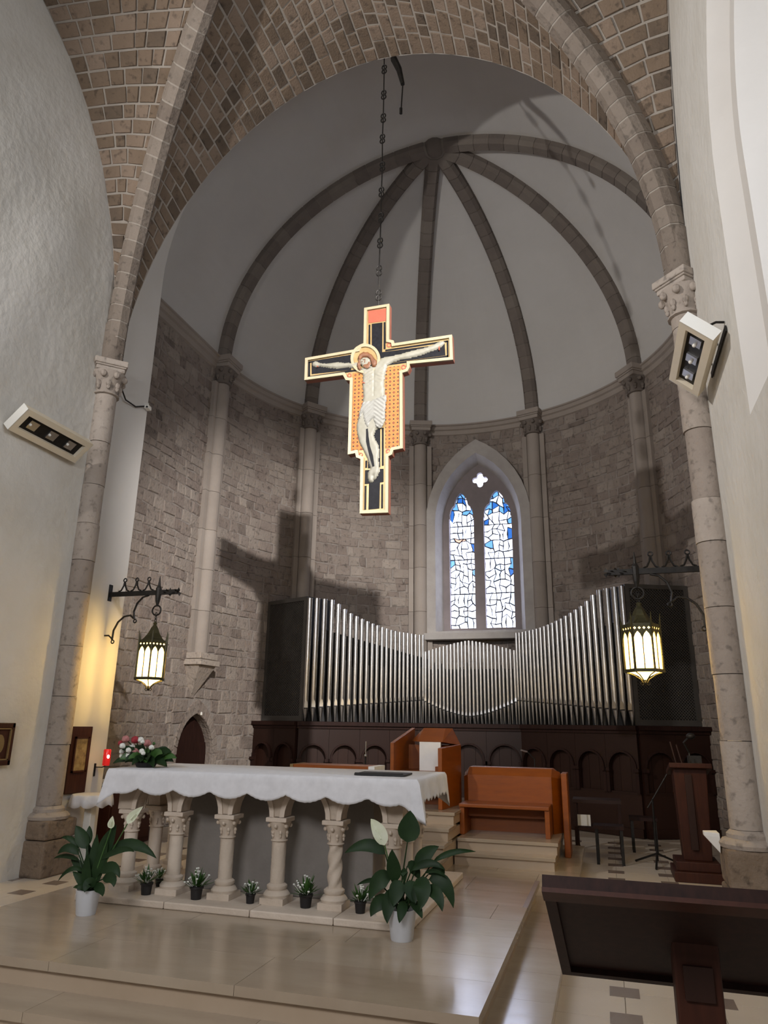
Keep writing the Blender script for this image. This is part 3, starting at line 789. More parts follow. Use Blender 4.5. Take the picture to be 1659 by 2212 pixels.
# black panels added as shade behind the pipes, case boxes with lattice fronts
m = MB()
for (a, b), h0, h1 in (((ORG[1], ORG[2]), 3.25, 2.75), ((ORG[2], ORG[3]), 2.55, 2.55), ((ORG[3], ORG[4]), 2.75, 3.25)):
    A = Vector((a[0]-OL.x, a[1]-OL.y+0.30, 0)); B = Vector((b[0]-OL.x, b[1]-OL.y+0.30, 0))
    d = Vector((0, 0.1, 0))
    m.add([A, B, B+Vector((0,0,h1-1.57)), A+Vector((0,0,h0-1.57)), A+d, B+d, B+d+Vector((0,0,h1-1.57)), A+d+Vector((0,0,h0-1.57))],
          [(0,1,2,3),(4,5,6,7),(0,1,5,4),(1,2,6,5),(2,3,7,6),(3,0,4,7)])
m.build('shade_backing', 'black', organ)
for k in range(40):   # inner rank glimpsed between the front pipes
    t = (k+0.5)/40; x = -2.5+5.0*t; yy = 12.0+(abs(x)-2.73)*(-1.15/1.86) if abs(x) > 0.87 else 13.15
    MB().lathe([(0.02,0),(0.022,0.25),(0.022,1.0+rnd(-.1,.1))], (x-OL.x, yy+0.18-OL.y, 0), 7).build('inner_pipe', 'organ_case', organ)
for sg in (-1, 1):
    A = Vector((sg*2.76, 12.0, 0)); B = Vector((sg*3.74, 12.42, 0)); lat = (B-A).normalized(); nr = Vector((-lat.y, lat.x, 0))
    if nr.y > 0: nr = -nr
    W = (B-A).length; H0, H1 = 0.0, 2.20
    fr = lambda u, v, w: A+lat*u+nr*w+Vector((0,0,v))-Vector((OL.x, OL.y, 0))
    case = plate([(0,0),(W,0),(W,H1),(0,H1)], [[(0.07,0.09),(W-0.07,0.09),(W-0.07,H1-0.07),(0.07,H1-0.07)]], fr, -0.02, 0.03, 'case_frame', 'organ_case', organ)
    m = MB(); m.prism([(0,0),(W,0),(W,H1),(0,H1)], fr, -0.60, -0.06); m.build('case_body', 'black', organ)
    m = MB(); st = 0.048; n = int((W+H1)/st)
    for k in range(-n, n):
        for dgn in (1, -1):
            pts = []
            u0 = k*st if dgn > 0 else k*st
            # line u = u0 + dgn * v clipped to the opening
            lo, hi = 0.07, W-0.07; v0, v1 = 0.09, H1-0.07
            va = max(v0, min((lo-u0)*dgn, (hi-u0)*dgn)); vb = min(v1, max((lo-u0)*dgn, (hi-u0)*dgn))
            if vb-va > 0.02:
                a = fr(u0+dgn*va, va, -0.005*dgn); b = fr(u0+dgn*vb, vb, -0.005*dgn); dd = (b-a).normalized()
                m.obox((a+b)/2, dd, nr, dd.cross(nr), ((b-a).length, 0.008, 0.014))
    tag(m.build('lattice', 'organ_case', case, fix=False), kind='stuff')
# ------------------------------------------------------------------ choir panelling under the organ
PAN = [(-3.80, 12.30), (-2.78, 11.86), (-0.93, 13.0), (0.93, 13.0), (2.78, 11.86), (3.80, 12.30)]
pan = thing('choir_panelling', 'dark carved wooden choir panelling with round arches under the organ', 'panelling', (0, 12.9, 0))
PL = pan.location
for (a, b), nb in zip(zip(PAN[:-1], PAN[1:]), (2, 4, 3, 4, 2)):
    A = Vector((a[0]-PL.x, a[1]-PL.y, 0)); B = Vector((b[0]-PL.x, b[1]-PL.y, 0)); lat = (B-A).normalized(); nr = Vector((lat.y, -lat.x, 0)); W = (B-A).length
    fr = lambda u, v, w: A+lat*u+nr*w+Vector((0,0,v))
    m = MB(); m.prism([(-0.03,1.50),(W+0.03,1.50),(W+0.03,1.565),(-0.03,1.565)], fr, -0.30, 0.12); m.prism([(-0.02,1.45),(W+0.02,1.45),(W+0.02,1.50),(-0.02,1.50)], fr, -0.1, 0.08); m.build('cornice', 'dark_wood', pan)
    bw = W/nb
    for k in range(nb):
        u0, u1 = k*bw, (k+1)*bw; cx = (u0+u1)/2; w = bw/2-0.055
        hole = [(cx-w, 0.62), (cx+w, 0.62), (cx+w, 0.95)]+[(cx+w*math.cos(math.pi*i/12), 0.95+w*1.05*math.sin(math.pi*i/12)) for i in range(1, 12)]+[(cx-w, 0.95)]
        plate([(u0+0.002,0.58),(u1-0.002,0.58),(u1-0.002,1.45),(u0+0.002,1.45)], [hole], fr, 0.0, 0.055, 'arcade_panel', 'panel_wood', pan)
        ring_ = [(cx+(w+0.028)*math.cos(math.pi*i/12), 0.95+(w*1.05+0.028)*math.sin(math.pi*i/12)) for i in range(13)]
        inn = [(cx+w*math.cos(math.pi*i/12), 0.95+w*1.05*math.sin(math.pi*i/12)) for i in range(13)]
        m = MB()
        for i in range(12):
            m.prism([ring_[i], ring_[i+1], inn[i+1], inn[i]], fr, 0.05, 0.085)
        m.build('arch_moulding', 'dark_wood', pan)
        m = MB()
        for sx in (u0+0.028, u1-0.028):
            m = MB(); m.prism([(sx-0.026,0.60),(sx+0.026,0.60),(sx+0.026,0.90),(sx-0.026,0.90)], fr, 0.055, 0.08)
            m.prism([(sx-0.045,0.90),(sx+0.045,0.90),(sx+0.045,0.95),(sx-0.045,0.95)], fr, 0.055, 0.11)
            m.build('pilaster', 'dark_wood', pan)
        for i in range(3):
            a0 = u0+bw*i/3; a1 = u0+bw*(i+1)/3
            m = MB(); m.prism([(a0+0.002,0.10),(a1-0.002,0.10),(a1-0.002,1.40),(a0+0.002,1.40)], fr, -0.06, -0.03+rnd(-.003,.003), random.random()); m.build('back_plank', 'panel_wood', pan)
    m = MB(); m.prism([(0,0),(W,0),(W,0.58),(0,0.58)], fr, -0.02, 0.05); m.prism([(0,0),(W,0),(W,0.12),(0,0.12)], fr, 0.05, 0.08); m.build('dado', 'panel_wood', pan)
# ------------------------------------------------------------------ hanging painted crucifix
mk('gold', [(0.2684, 0.1694, 0.0625),(0.3151, 0.224, 0.1052)], scale=12, rough=0.38, metal=0.35)
mk('gold_pale', [(0.2709, 0.2179, 0.1346),(0.297, 0.2478, 0.1607)], scale=12, rough=0.4, metal=0.2)
mk('paint_black', [(0.004,0.004,0.005),(0.009,0.009,0.011)], scale=30, rough=0.5, spec=0.12)
mk('paint_red', [(0.2232, 0.036, 0.018),(0.2592, 0.0576, 0.0288)], scale=60, rough=0.5, stretch=(1,1,3))
mk('paint_flesh', [(0.1513, 0.1412, 0.1055),(0.1804, 0.1702, 0.1371)], scale=9, rough=0.55)
mk('paint_cloth', [(0.1455, 0.1407, 0.1213),(0.194, 0.1892, 0.1698)], scale=14, rough=0.6, stretch=(1,1,2.2))
mk('paint_hair', [(0.0772, 0.0247, 0.0085),(0.1385, 0.0537, 0.0173)], scale=30, rough=0.6)
mk('paint_edge', [(0.20,0.07,0.045),(0.26,0.09,0.06)], scale=8, rough=0.6)
# woven gold ground with dark lozenge diaper
def diaper():
    m = bpy.data.materials.new('diaper'); m.use_nodes = True; N = m.node_tree.nodes; L = m.node_tree.links; b = N['Principled BSDF']
    g = N.new('ShaderNodeNewGeometry'); s = N.new('ShaderNodeSeparateXYZ'); L.new(g.outputs['Position'], s.inputs[0])
    def mth(op, a, b_=None, v=None):
        n = N.new('ShaderNodeMath'); n.operation = op; L.new(a, n.inputs[0])
        if b_ is not None: L.new(b_, n.inputs[1])
        if v is not None: n.inputs[1].default_value = v
        return n.outputs[0]
    p = mth('MULTIPLY', mth('ADD', s.outputs[0], s.outputs[2]), v=1/0.092); q = mth('MULTIPLY', mth('SUBTRACT', s.outputs[0], s.outputs[2]), v=1/0.092)
    fp = mth('ABSOLUTE', mth('SUBTRACT', mth('FRACT', p), v=0.5)); fq = mth('ABSOLUTE', mth('SUBTRACT', mth('FRACT', q), v=0.5))
    line = mth('GREATER_THAN', mth('MAXIMUM', fp, fq), v=0.46)
    knot = mth('GREATER_THAN', mth('MINIMUM', fp, fq), v=0.38)
    dia = mth('LESS_THAN', mth('MAXIMUM', fp, fq), v=0.20)
    def mix(f, c1, c2):
        n = N.new('ShaderNodeMix'); n.data_type = 'RGBA'; L.new(f, n.inputs[0])
        if isinstance(c1, tuple): n.inputs[6].default_value = (*c1, 1)
        else: L.new(c1, n.inputs[6])
        n.inputs[7].default_value = (*c2, 1); return n.outputs[2]
    c = mix(dia, (0.27, 0.115, 0.03), (0.14, 0.042, 0.02)); c = mix(line, c, (0.22, 0.10, 0.035)); c = mix(knot, c, (0.012, 0.01, 0.01))
    L.new(c, b.inputs['Base Color']); b.inputs['Roughness'].default_value = 0.6; b.inputs['Specular IOR Level'].default_value = 0.2; MAT['diaper'] = m
diaper()
CY = 6.90
cross = thing('painted_crucifix', 'large painted wooden crucifix with gold frame hanging from the vault on a chain', 'crucifix', tuple(at(808, 1110, 1, CY)))
CL = cross.location
def W2(px, py): p = at(px, py, 1, CY); return (p.x-CL.x, p.z-CL.z)
def fr(u, v, w): return Vector((u, -w, v))     # w > 0 toward the nave
def crop4(x, y): return W2(560+x*500/1659, 640+y*500/1659)
def poly(pts): return [crop4(*p) for p in pts]
def arcp(cx, cy, r, a0, a1, n=8):
    return [(cx+r*math.cos(math.radians(a0+(a1-a0)*i/n)), cy-r*math.sin(math.radians(a0+(a1-a0)*i/n))) for i in range(n+1)]
# outline in crop pixels, mapped to the panel plane
out = [(757,92),(937,62),(935,318)]+[(968,325),(972,345)]+[(1385,283),(1392,462),(1082,492),(1082,515),(1066,545),(1030,556),
       (1033,1095),(966,1108),(955,1140),(930,1152),(928,1555),(725,1562),(731,1172),(700,1160),(693,1130),(640,1140),(655,610),(625,608),(605,572),(330,608),(335,450),(710,385),(725,355),(752,345)]
P_OUT = poly(out)
m = MB(); m.prism(P_OUT, fr, -0.07, -0.002); m.build('panel', 'paint_edge', cross)
def inset(P, d):
    n = len(P); r = []
    A = sum(P[i][0]*P[(i+1) % n][1]-P[(i+1) % n][0]*P[i][1] for i in range(n)); sg = 1 if A > 0 else -1
    for i in range(n):
        p0, p1, p2 = Vector(P[i-1]), Vector(P[i]), Vector(P[(i+1) % n])
        a = (p1-p0).normalized(); b = (p2-p1).normalized()
        na = Vector((-a.y, a.x))*sg; nb = Vector((-b.y, b.x))*sg; k = na+nb
        if k.length < 1e-6: k = na
        k = k/max(0.5, k.dot(na)) if k.dot(na) != 0 else na
        r.append((p1.x+k.x*d, p1.y+k.y*d))
    return r
plate(P_OUT, [inset(P_OUT, 0.034)], fr, 0.0, 0.028, 'gilt_frame', 'gold_pale', cross)
plate(inset(P_OUT, 0.034), [], fr, -0.002, 0.004, 'gilt_ground', 'gold', cross)
def flat(name, pts, mat, w=0.008, d0=0.0035):
    return plate(poly(pts), [], fr, d0, w, name, mat, cross)
flat('title_board', [(783,108),(912,90),(912,178),(784,195)], 'paint_red', 0.009)
flat('dark_field', [(808,200),(884,190),(882,405),(808,420)], 'paint_black', 0.0075)
flat('dark_field', [(786,207),(797,205),(797,355),(784,357)], 'paint_black'); flat('dark_field', [(893,189),(906,187),(906,380),(893,382)], 'paint_black')
flat('dark_field', [(377,470),(660,425),(660,530),(377,560)], 'paint_black', 0.0072); flat('dark_field', [(640,430),(900,400),(1330,345),(1335,425),(900,485),(640,520)], 'paint_black', 0.0068)
for q in ([(352,470),(676,418),(676,430),(352,482)], [(352,575),(700,525),(700,538),(352,588)], [(352,475),(366,473),(366,585),(352,588)],
          [(905,385),(1352,318),(1352,330),(905,397)], [(920,485),(1356,425),(1356,437),(920,497)], [(1344,320),(1356,318),(1358,436),(1346,438)]): flat('dark_border', q, 'paint_black')
flat('diaper_ground', [(670,552),(760,545),(760,1100),(660,1112)], 'diaper'); flat('diaper_ground', [(905,512),(1012,500),(1008,1082),(905,1092)], 'diaper')
flat('dark_field', [(780,940),(868,930),(868,1225),(780,1235)], 'paint_black'); flat('dark_field', [(880,945),(893,944),(893,1215),(880,1217)], 'paint_black')
flat('dark_field', [(760,1248),(892,1238),(892,1332),(866,1336),(862,1522),(784,1530),(788,1344),(758,1347)], 'paint_black')
flat('dark_border', [(757,1360),(770,1359),(767,1530),(755,1532)], 'paint_black'); flat('dark_border', [(876,1350),(889,1349),(888,1520),(875,1522)], 'paint_black'); flat('dark_border', [(762,1180),(776,1178),(774,1230),(761,1232)], 'paint_black')
for cx, cy, r, a0 in ((931,352,16,0),(648,568,15,90),(1036,510,18,-90),(925,1112,17,-90),(730,1136,14,180)):
    ring0 = arcp(cx, cy, r, 0, 360, 14)[:-1]; ring1 = arcp(cx, cy, r*0.6, 0, 360, 14)[:-1]
    plate(poly(ring0), [poly(ring1)], fr, 0.0035, 0.010, 'red_roundel', 'paint_red', cross)
# halo
h0 = arcp(766,455,106,0,360,28)[:-1]; plate(poly(h0), [poly(arcp(766,455,86,0,360,28)[:-1])], fr, 0.004, 0.030, 'halo_rim', 'gold_pale', cross)
plate(poly(arcp(766,455,88,0,360,28)[:-1]), [], fr, 0.004, 0.014, 'halo', 'gold', cross)
# the figure: one low-relief body, softly rounded towards its outline
def relief(name, pts, mat, h, base, parent=cross, grow=0.55, n_in=4, ridge=None):
    """fill an outline with a fine grid whose height rises with the distance from the outline"""
    P = poly(pts); us = [p[0] for p in P]; vs = [p[1] for p in P]
    st = 0.0085; nx = int((max(us)-min(us))/st)+3; ny = int((max(vs)-min(vs))/st)+3; u0, v0 = min(us)-st, min(vs)-st
    def dist(x, y):
        b = 9
        for i in range(len(P)):
            x1, y1 = P[i-1]; x2, y2 = P[i]; dx, dy = x2-x1, y2-y1; l = dx*dx+dy*dy
            t = 0 if l == 0 else max(0, min(1, ((x-x1)*dx+(y-y1)*dy)/l)); b = min(b, math.hypot(x-x1-t*dx, y-y1-t*dy))
        return b
    idx = {}; V = []; F = []
    ins = {}
    for i in range(nx+1):
        for j in range(ny+1):
            x, y = u0+i*st, v0+j*st
            if inside(P, x, y): ins[i, j] = dist(x, y)
    def vid(i, j):
        if (i, j) not in idx:
            x, y = u0+i*st, v0+j*st; d = ins.get((i, j))
            if d is None: z = base
            else: z = base+h*math.sqrt(max(0.0, 1-(1-min(1, d/(0.045*grow)))**2))+(ridge(x, y) if ridge else 0)
            idx[i, j] = len(V); V.append(fr(x, y, z))
        return idx[i, j]
    for i in range(nx):
        for j in range(ny):
            c = [(i,j),(i+1,j),(i+1,j+1),(i,j+1)]
            if sum(q in ins for q in c) >= 2: F.append([vid(*q) for q in c])
    mb = MB(); mb.add(V, F); return mb.build(name, mat, parent, smooth=True)
body = [(383,500),(388,478),(410,468),(440,485),(500,488),(560,476),(620,484),(720,478),(730,520),(800,505),(850,470),(880,448),(930,435),(1000,425),(1060,405),(1130,388),(1200,372),(1250,352),(1290,332),(1325,325),(1332,345),(1310,365),(1270,385),(1220,402),(1160,425),(1080,445),(1020,455),(960,475),(920,500),(905,560),(895,620),(900,690),(905,740),
        (900,900),(870,945),(838,960),(822,1000),(832,1030),(855,1070),(862,1120),(856,1180),(862,1232),(862,1262),(848,1296),(830,1318),(822,1312),(822,1285),(818,1290),(822,1318),(815,1336),(792,1334),(780,1305),(786,1262),(802,1235),(780,1170),(752,1110),(722,1050),(705,985),(702,930),(720,850),(745,770),(752,720),(745,640),(748,580),(735,530),(640,510),(560,520),(500,515),(440,505),(410,512)]
T0 = crop4(826, 640); TW = crop4(905, 640)[0]-T0[0]
def anatomy(x, y):
    du, dv = (x-T0[0])/TW, (y-T0[1])/TW
    r = 0.0012*math.sin(x*95)*math.sin(y*70)
    if abs(du) < 0.9 and -1.1 < dv < 1.5:
        r -= 0.006*math.exp(-(du/0.07)**2)
        if dv > 0.1: r += 0.0035*math.sin((dv+abs(du)*0.5)*19)*min(1, abs(du)*3)
        r += 0.006*math.exp(-((abs(du)-0.42)/0.28)**2-((dv-1.05)/0.3)**2)
        r -= 0.004*math.exp(-(du/0.35)**2-((dv+0.35)/0.3)**2)
    return r
relief('body', body, 'paint_flesh', 0.022, 0.010, grow=0.9, ridge=anatomy)
flat('leg_gap', [(772,960),(785,955),(790,1010),(800,1080),(822,1150),(832,1225),(818,1230),(795,1150),(772,1050)], 'paint_black', 0.034, 0.008)
def folds(x, y): return 0.0055*math.sin((y+abs(x-CR[0])*0.9)*130)
CR = crop4(830, 800)
loin = [(752,765),(800,760),(860,735),(912,712),(916,745),(908,790),(902,860),(895,925),(880,950),(845,945),(830,910),(822,880),(800,905),(785,950),(770,930),(755,880),(748,840),(735,870),(722,890),(728,830),(742,790)]
relief('loincloth', loin, 'paint_cloth', 0.014, 0.030, grow=0.6, ridge=folds)
hair = [(722,470),(715,450),(728,425),(752,412),(785,412),(812,430),(828,455),(846,470),(850,495),(838,515),(818,515),(808,490),(800,462),(780,448),(750,450),(730,470),(728,500),(735,525),(730,545),(714,530),(708,500)]
face = [(728,470),(750,450),(780,448),(800,462),(806,490),(800,515),(785,528),(765,520),(745,508),(732,490)]
hd = relief('head', face, 'paint_flesh', 0.020, 0.030, grow=0.7)
relief('beard', [(752,512),(762,500),(780,500),(795,482),(804,490),(802,515),(788,530),(768,526)], 'paint_hair', 0.006, 0.047, grow=0.4)
relief('hair', hair, 'paint_hair', 0.022, 0.034, grow=0.5)
for q in ([(752,468),(770,464),(770,469),(753,473)], [(762,488),(766,470),(770,471),(768,492)], [(742,482),(752,480),(752,484),(743,486)]): flat('face_line', q, 'paint_hair', 0.053, 0.045)
flat('ribs_shadow', [(798,545),(801,545),(801,640),(798,640)], 'paint_cloth', 0.034, 0.03)
for q in ([(1290,372),(1297,370),(1296,395),(1291,396)], [(420,508),(426,507),(428,514),(421,514)], [(748,622),(764,630),(762,634),(747,628)]): flat('wound', q, 'paint_red', 0.036, 0.008)
# suspension chain up to the brick arch: long rods with paired links
ch = thing('hanging_chain', 'thin iron chain with paired links holding up the crucifix', 'chain', tuple(at(818, 658, 1, CY+0.0)))
HL = ch.location; top = at(830, 122, 1, 6.93); hk = [at(a, b, 1, 6.92) for a, b in ((817,672),(818,638),(819,585),(821,525),(823,470),(824,415),(826,360),(826,300),(828,255),(829,205),(830,150),(830,122))]
for a, b in zip(hk[:-1], hk[1:]):
    MB().tube([a-HL, b-HL], 0.008, 5).build('rod', 'iron', ch)
for p in hk[1:-1]:
    for dz in (-0.035, 0.035):
        q = p-HL+Vector((0,0,dz)); MB().tube([q+Vector((0.030*math.cos(t), 0, 0.036*math.sin(t))) for t in [2*math.pi*k/10 for k in range(10)]], 0.009, 5, closed=True).build('link', 'iron', ch)
# dark metal arm with a cord hanging from the arch crown
arm = thing('ceiling_arm', 'short dark metal arm with a dangling cord under the brick arch crown', 'bracket', tuple(at(848, 128, 1, 6.95)))
AL = arm.location; a0, a1, a2, a3 = [at(x, y, 1, 6.95)-AL for x, y in ((850,126),(862,150),(870,182),(866,245))]
MB().tube([a0, a1, a2], [0.045, 0.04, 0.028], 6).build('arm', 'iron', arm); MB().tube([a2, a3], 0.009, 5).build('cord', 'iron', arm)
MB().tube([a3+Vector((0,0,0.08)), a3], 0.022, 6).build('weight', 'iron', arm)
# ------------------------------------------------------------------ altar
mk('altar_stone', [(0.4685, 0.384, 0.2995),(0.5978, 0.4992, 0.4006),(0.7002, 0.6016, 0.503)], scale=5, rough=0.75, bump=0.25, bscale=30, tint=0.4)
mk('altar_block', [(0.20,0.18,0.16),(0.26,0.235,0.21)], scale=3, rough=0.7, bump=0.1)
mk('lace', [(0.62,0.61,0.62),(0.70,0.69,0.70)], scale=18, rough=0.9, detail=2)
mk('linen', [(0.76,0.74,0.70),(0.82,0.80,0.76)], scale=10, rough=0.9)
altar = thing('altar', 'stone altar table on twisted colonnettes with carved arches under a white lace cloth', 'altar', (0, 5.2, 0.30))
AO = Vector(altar.location)
def loc(x, y, z): return (x-AO.x, y-AO.y, z-AO.z)
xs = [-1.34, -0.62, 0.02, 0.60, 1.10]
for a, b in zip(xs[:-1], xs[1:]):
    for y0, y1 in ((4.70, 5.60), (5.60, 6.46)):
        MB().box(loc(a+0.002, y0+0.002, 0.3005), loc(b-0.002, y1-0.002, 0.345), random.random()).build('base_slab', 'altar_stone', altar, bevel=0.008)
def colonnette(x, y, style):
    c = loc(x, y, 0.345); t = random.random()
    m = MB(); m.cbox((c[0],c[1],c[2]+0.02),(0.17,0.17,0.04),0,t)
    m.lathe([(0.088,0.04),(0.092,0.055),(0.078,0.075),(0.062,0.082),(0.070,0.095),(0.070,0.11),(0.052,0.122)], c, 16, t); b = m.build('column_base', 'altar_stone', altar, smooth=True)
    m = MB(); n = 20; rows = 26; vs = []
    for j in range(rows+1):
        z = 0.115+0.275*j/rows
        for i in range(n):
            a = 2*math.pi*i/n
            if style == 0: r = 0.048
            elif style == 1: r = 0.046+0.0055*math.cos(3*(a-5.2*j/rows))
            else: r = 0.046+0.0045*abs(math.cos(4*a+6.0*j/rows*(1 if (j//4) % 2 else -1)))
            vs.append((c[0]+r*math.cos(a), c[1]+r*math.sin(a), c[2]+z))
    m.add(vs, [(j*n+i, j*n+(i+1) % n, (j+1)*n+(i+1) % n, (j+1)*n+i) for j in range(rows) for i in range(n)], t); m.build('column_shaft', 'altar_stone', altar, smooth=True)
    m = MB(); capital(m, (c[0],c[1],c[2]+0.385), 0.048, 0.125, 0, 0, 6, t, balls=True); m.build('column_capital', 'altar_stone', altar, smooth=True)
    m = MB(); m.cbox((c[0],c[1],c[2]+0.525),(0.155,0.155,0.03),0,0.8); m.build('column_abacus', 'altar_stone', altar, bevel=0.006)
CX = [-1.10, -0.715, -0.305, 0.095, 0.512, 0.918]
for x, st in zip(CX, (0, 0, 2, 2, 1, 2)): colonnette(x, 4.95, st)
SIDE_Y = [5.24, 5.50]
for y in SIDE_Y:
    colonnette(-1.08, y, 0); colonnette(0.93, y, 0)
def arches(cs, fr, lo, hi, z0=0.885, z1=1.128):
    holes = []
    for a, b in zip(cs[:-1], cs[1:]):
        cx = (a+b)/2; w = (b-a)/2-0.055; zs = z0-AO.z+0.004; h = 0.205
        r = (h*h+w*w)/(2*w) if h > w else w
        pts = [(cx+w, zs)]
        for i in range(1, 8):
            ang = math.asin(min(1, h/r))*i/7; pts.append((cx+w-r+r*math.cos(ang), zs+r*math.sin(ang)))
        left = [(2*cx-x, z) for x, z in pts[:-1]]
        holes.append(pts+left[::-1])
    bottom = z0-AO.z; outer = [(lo, bottom)]
    for hh in holes: # the plate's lower edge follows the openings
        outer += hh[::-1]
    outer += [(hi, bottom), (hi, z1-AO.z), (lo, z1-AO.z)]
    plate(outer, [], fr, -0.055, 0.055, 'arcade', 'altar_stone', altar)
    for hh in holes:
        cx = sum(p[0] for p in hh)/len(hh); m = MB()
        for i in range(len(hh)-1):
            p, q = hh[i], hh[i+1]
            def o(t):
                d = Vector((t[0]-cx, t[1]-(bottom+0.02))); d.normalize(); return (t[0]+d.x*0.034, t[1]+d.y*0.034)
            m.prism([p, q, o(q), o(p)], fr, 0.045, 0.066, 0.9)
        m.build('archivolt', 'altar_stone', altar)
arches([x-AO.x for x in CX], lambda u, v, w: (u, 4.95-AO.y-w, v), -1.20, 0.998)
arches([4.95-AO.y, 5.24-AO.y, 5.50-AO.y], lambda u, v, w: (0.93+w, u, v), 4.99-AO.y, 5.58-AO.y)
arches([4.95-AO.y, 5.24-AO.y, 5.50-AO.y], lambda u, v, w: (-1.09-w, u, v), 4.99-AO.y, 5.58-AO.y)
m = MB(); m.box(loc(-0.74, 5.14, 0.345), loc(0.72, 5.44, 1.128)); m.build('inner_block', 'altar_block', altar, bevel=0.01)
m = MB(); m.box(loc(-1.22, 4.80, 1.13), loc(1.10, 5.66, 1.165)); m.build('table_slab', 'altar_stone', altar, bevel=0.008)
# --- cloth: top sheet and scalloped skirt
def cloth(name, lab, x0, x1, y0, y1, zt, drop, scal_f, zig_r, corner, mat, root_loc):
    per = []; st = 0.018; rc = 0.025
    def edge(ax, ay, bx, by, side):
        n = max(2, int(math.hypot(bx-ax, by-ay)/st))
        for i in range(n): t = i/n; per.append((ax+(bx-ax)*t, ay+(by-ay)*t, side, t, math.hypot(bx-ax, by-ay)))
    edge(x0,y0,x1,y0,'f'); edge(x1,y0,x1,y1,'r'); edge(x1,y1,x0,y1,'b'); edge(x0,y1,x0,y0,'l')
    cx, cy = (x0+x1)/2, (y0+y1)/2; V = []; F = []; n = len(per); rows = [0, 0.03, 0.10, 0.28, 0.5, 0.75, 0.9, 1.0]
    nrm = {'f': (0,-1), 'r': (1,0), 'b': (0,1), 'l': (-1,0)}
    for (x, y, sd, t, L) in per:
        d = t*L; dc = min(d, L-d)
        if sd in 'fb': dep = drop+scal_f*(abs(math.sin(math.pi*d/0.29))-0.5)+0.002*math.sin(d*190)
        else: dep = drop-0.01+zig_r*(abs(((d/0.07) % 1)-0.5)*2-0.5)
        dep += corner*max(0, 1-dc/0.10)**1.2
        nx, ny = nrm[sd]; k = max(0, 1-dc/0.10)
        cxn, cyn = (1 if x > cx else -1), (1 if y > cy else -1)
        for r in rows:
            wv = (0.007+0.010*k)*math.sin(d*(21 if sd in 'fb' else 26)+1.3)*r
            o = 0.006+0.012*math.sin(min(1, r/0.1)*math.pi/2)+wv+0.015*r
            px, py = x+nx*o+cxn*k*0.022*r, y+ny*o+cyn*k*0.022*r
            V.append((px-root_loc[0], py-root_loc[1], zt-dep*r-root_loc[2]-(0.0 if r == 0 else 0.0)))
    m_ = len(rows)
    for i in range(n):
        i2 = (i+1) % n
        for j in range(m_-1): F.append((i*m_+j, i2*m_+j, i2*m_+j+1, i*m_+j+1))
    F.append(tuple(i*m_ for i in range(n)))
    o = MB().add(V, F).build(name, mat, smooth=True); o.location = root_loc
    s = o.modifiers.new('thick', 'SOLIDIFY'); s.thickness = 0.003
    tag(o, lab, 'tablecloth'); return o
cloth('altar_cloth', 'long white lace cloth with scalloped hem draped over the altar', -1.235, 1.115, 4.785, 5.675, 1.172, 0.148, 0.042, 0.032, 0.120, 'lace', (0, 5.2, 1.168))
# open missal stand lying flat on the altar
bk = thing('missal_stand', 'flat dark grey book stand lying on the right of the altar cloth', 'book stand', (0.80, 5.10, 1.1745))
MB().cbox((0,0,0.006),(0.36,0.26,0.012),0.05).build('board', 'black', bk, bevel=0.003)
MB().cbox((0,-0.12,0.014),(0.34,0.015,0.006),0.05).build('ledge', 'iron', bk)
# ------------------------------------------------------------------ presbytery steps, chair, bench
steps = thing('presbytery_steps', 'marble steps behind the altar leading up to the wooden chair', 'steps', (0.6, 8.3, Z1))
def f():
    for k, (y, z) in enumerate(((7.08, 0.29), (7.34, 0.41), (7.56, 0.53), (7.86, 0.65))):
        zb = (Z1, 0.29, 0.41, 0.53)[k]
        MB().box((-0.80, y+0.02, zb), (0.735, 9.55, z-0.035)).build('riser', 'riser', steps)
        MB().box((-0.81, y, z-0.034), (0.75, 9.55 if k == 3 else y+0.40, z), random.random()).build('tread', 'marble', steps, bevel=0.004)
    for k, (y, z) in enumerate(((7.80, 0.285), (7.97, 0.40))):
        zb = (Z1, 0.285)[k]
        MB().box((0.752, y+0.02, zb), (1.745+0.02*k, 9.3, z-0.035)).build('riser', 'riser', steps)
        MB().box((0.752, y, z-0.034), (1.76+0.02*k, 9.3 if k == 1 else y+0.3, z), random.random()).build('tread', 'marble', steps, bevel=0.004)
rel(steps, f)
chair = thing('presider_chair', 'tall orange wooden chair with white panel standing on the marble steps', 'chair', (0.30, 8.45, 0.65))
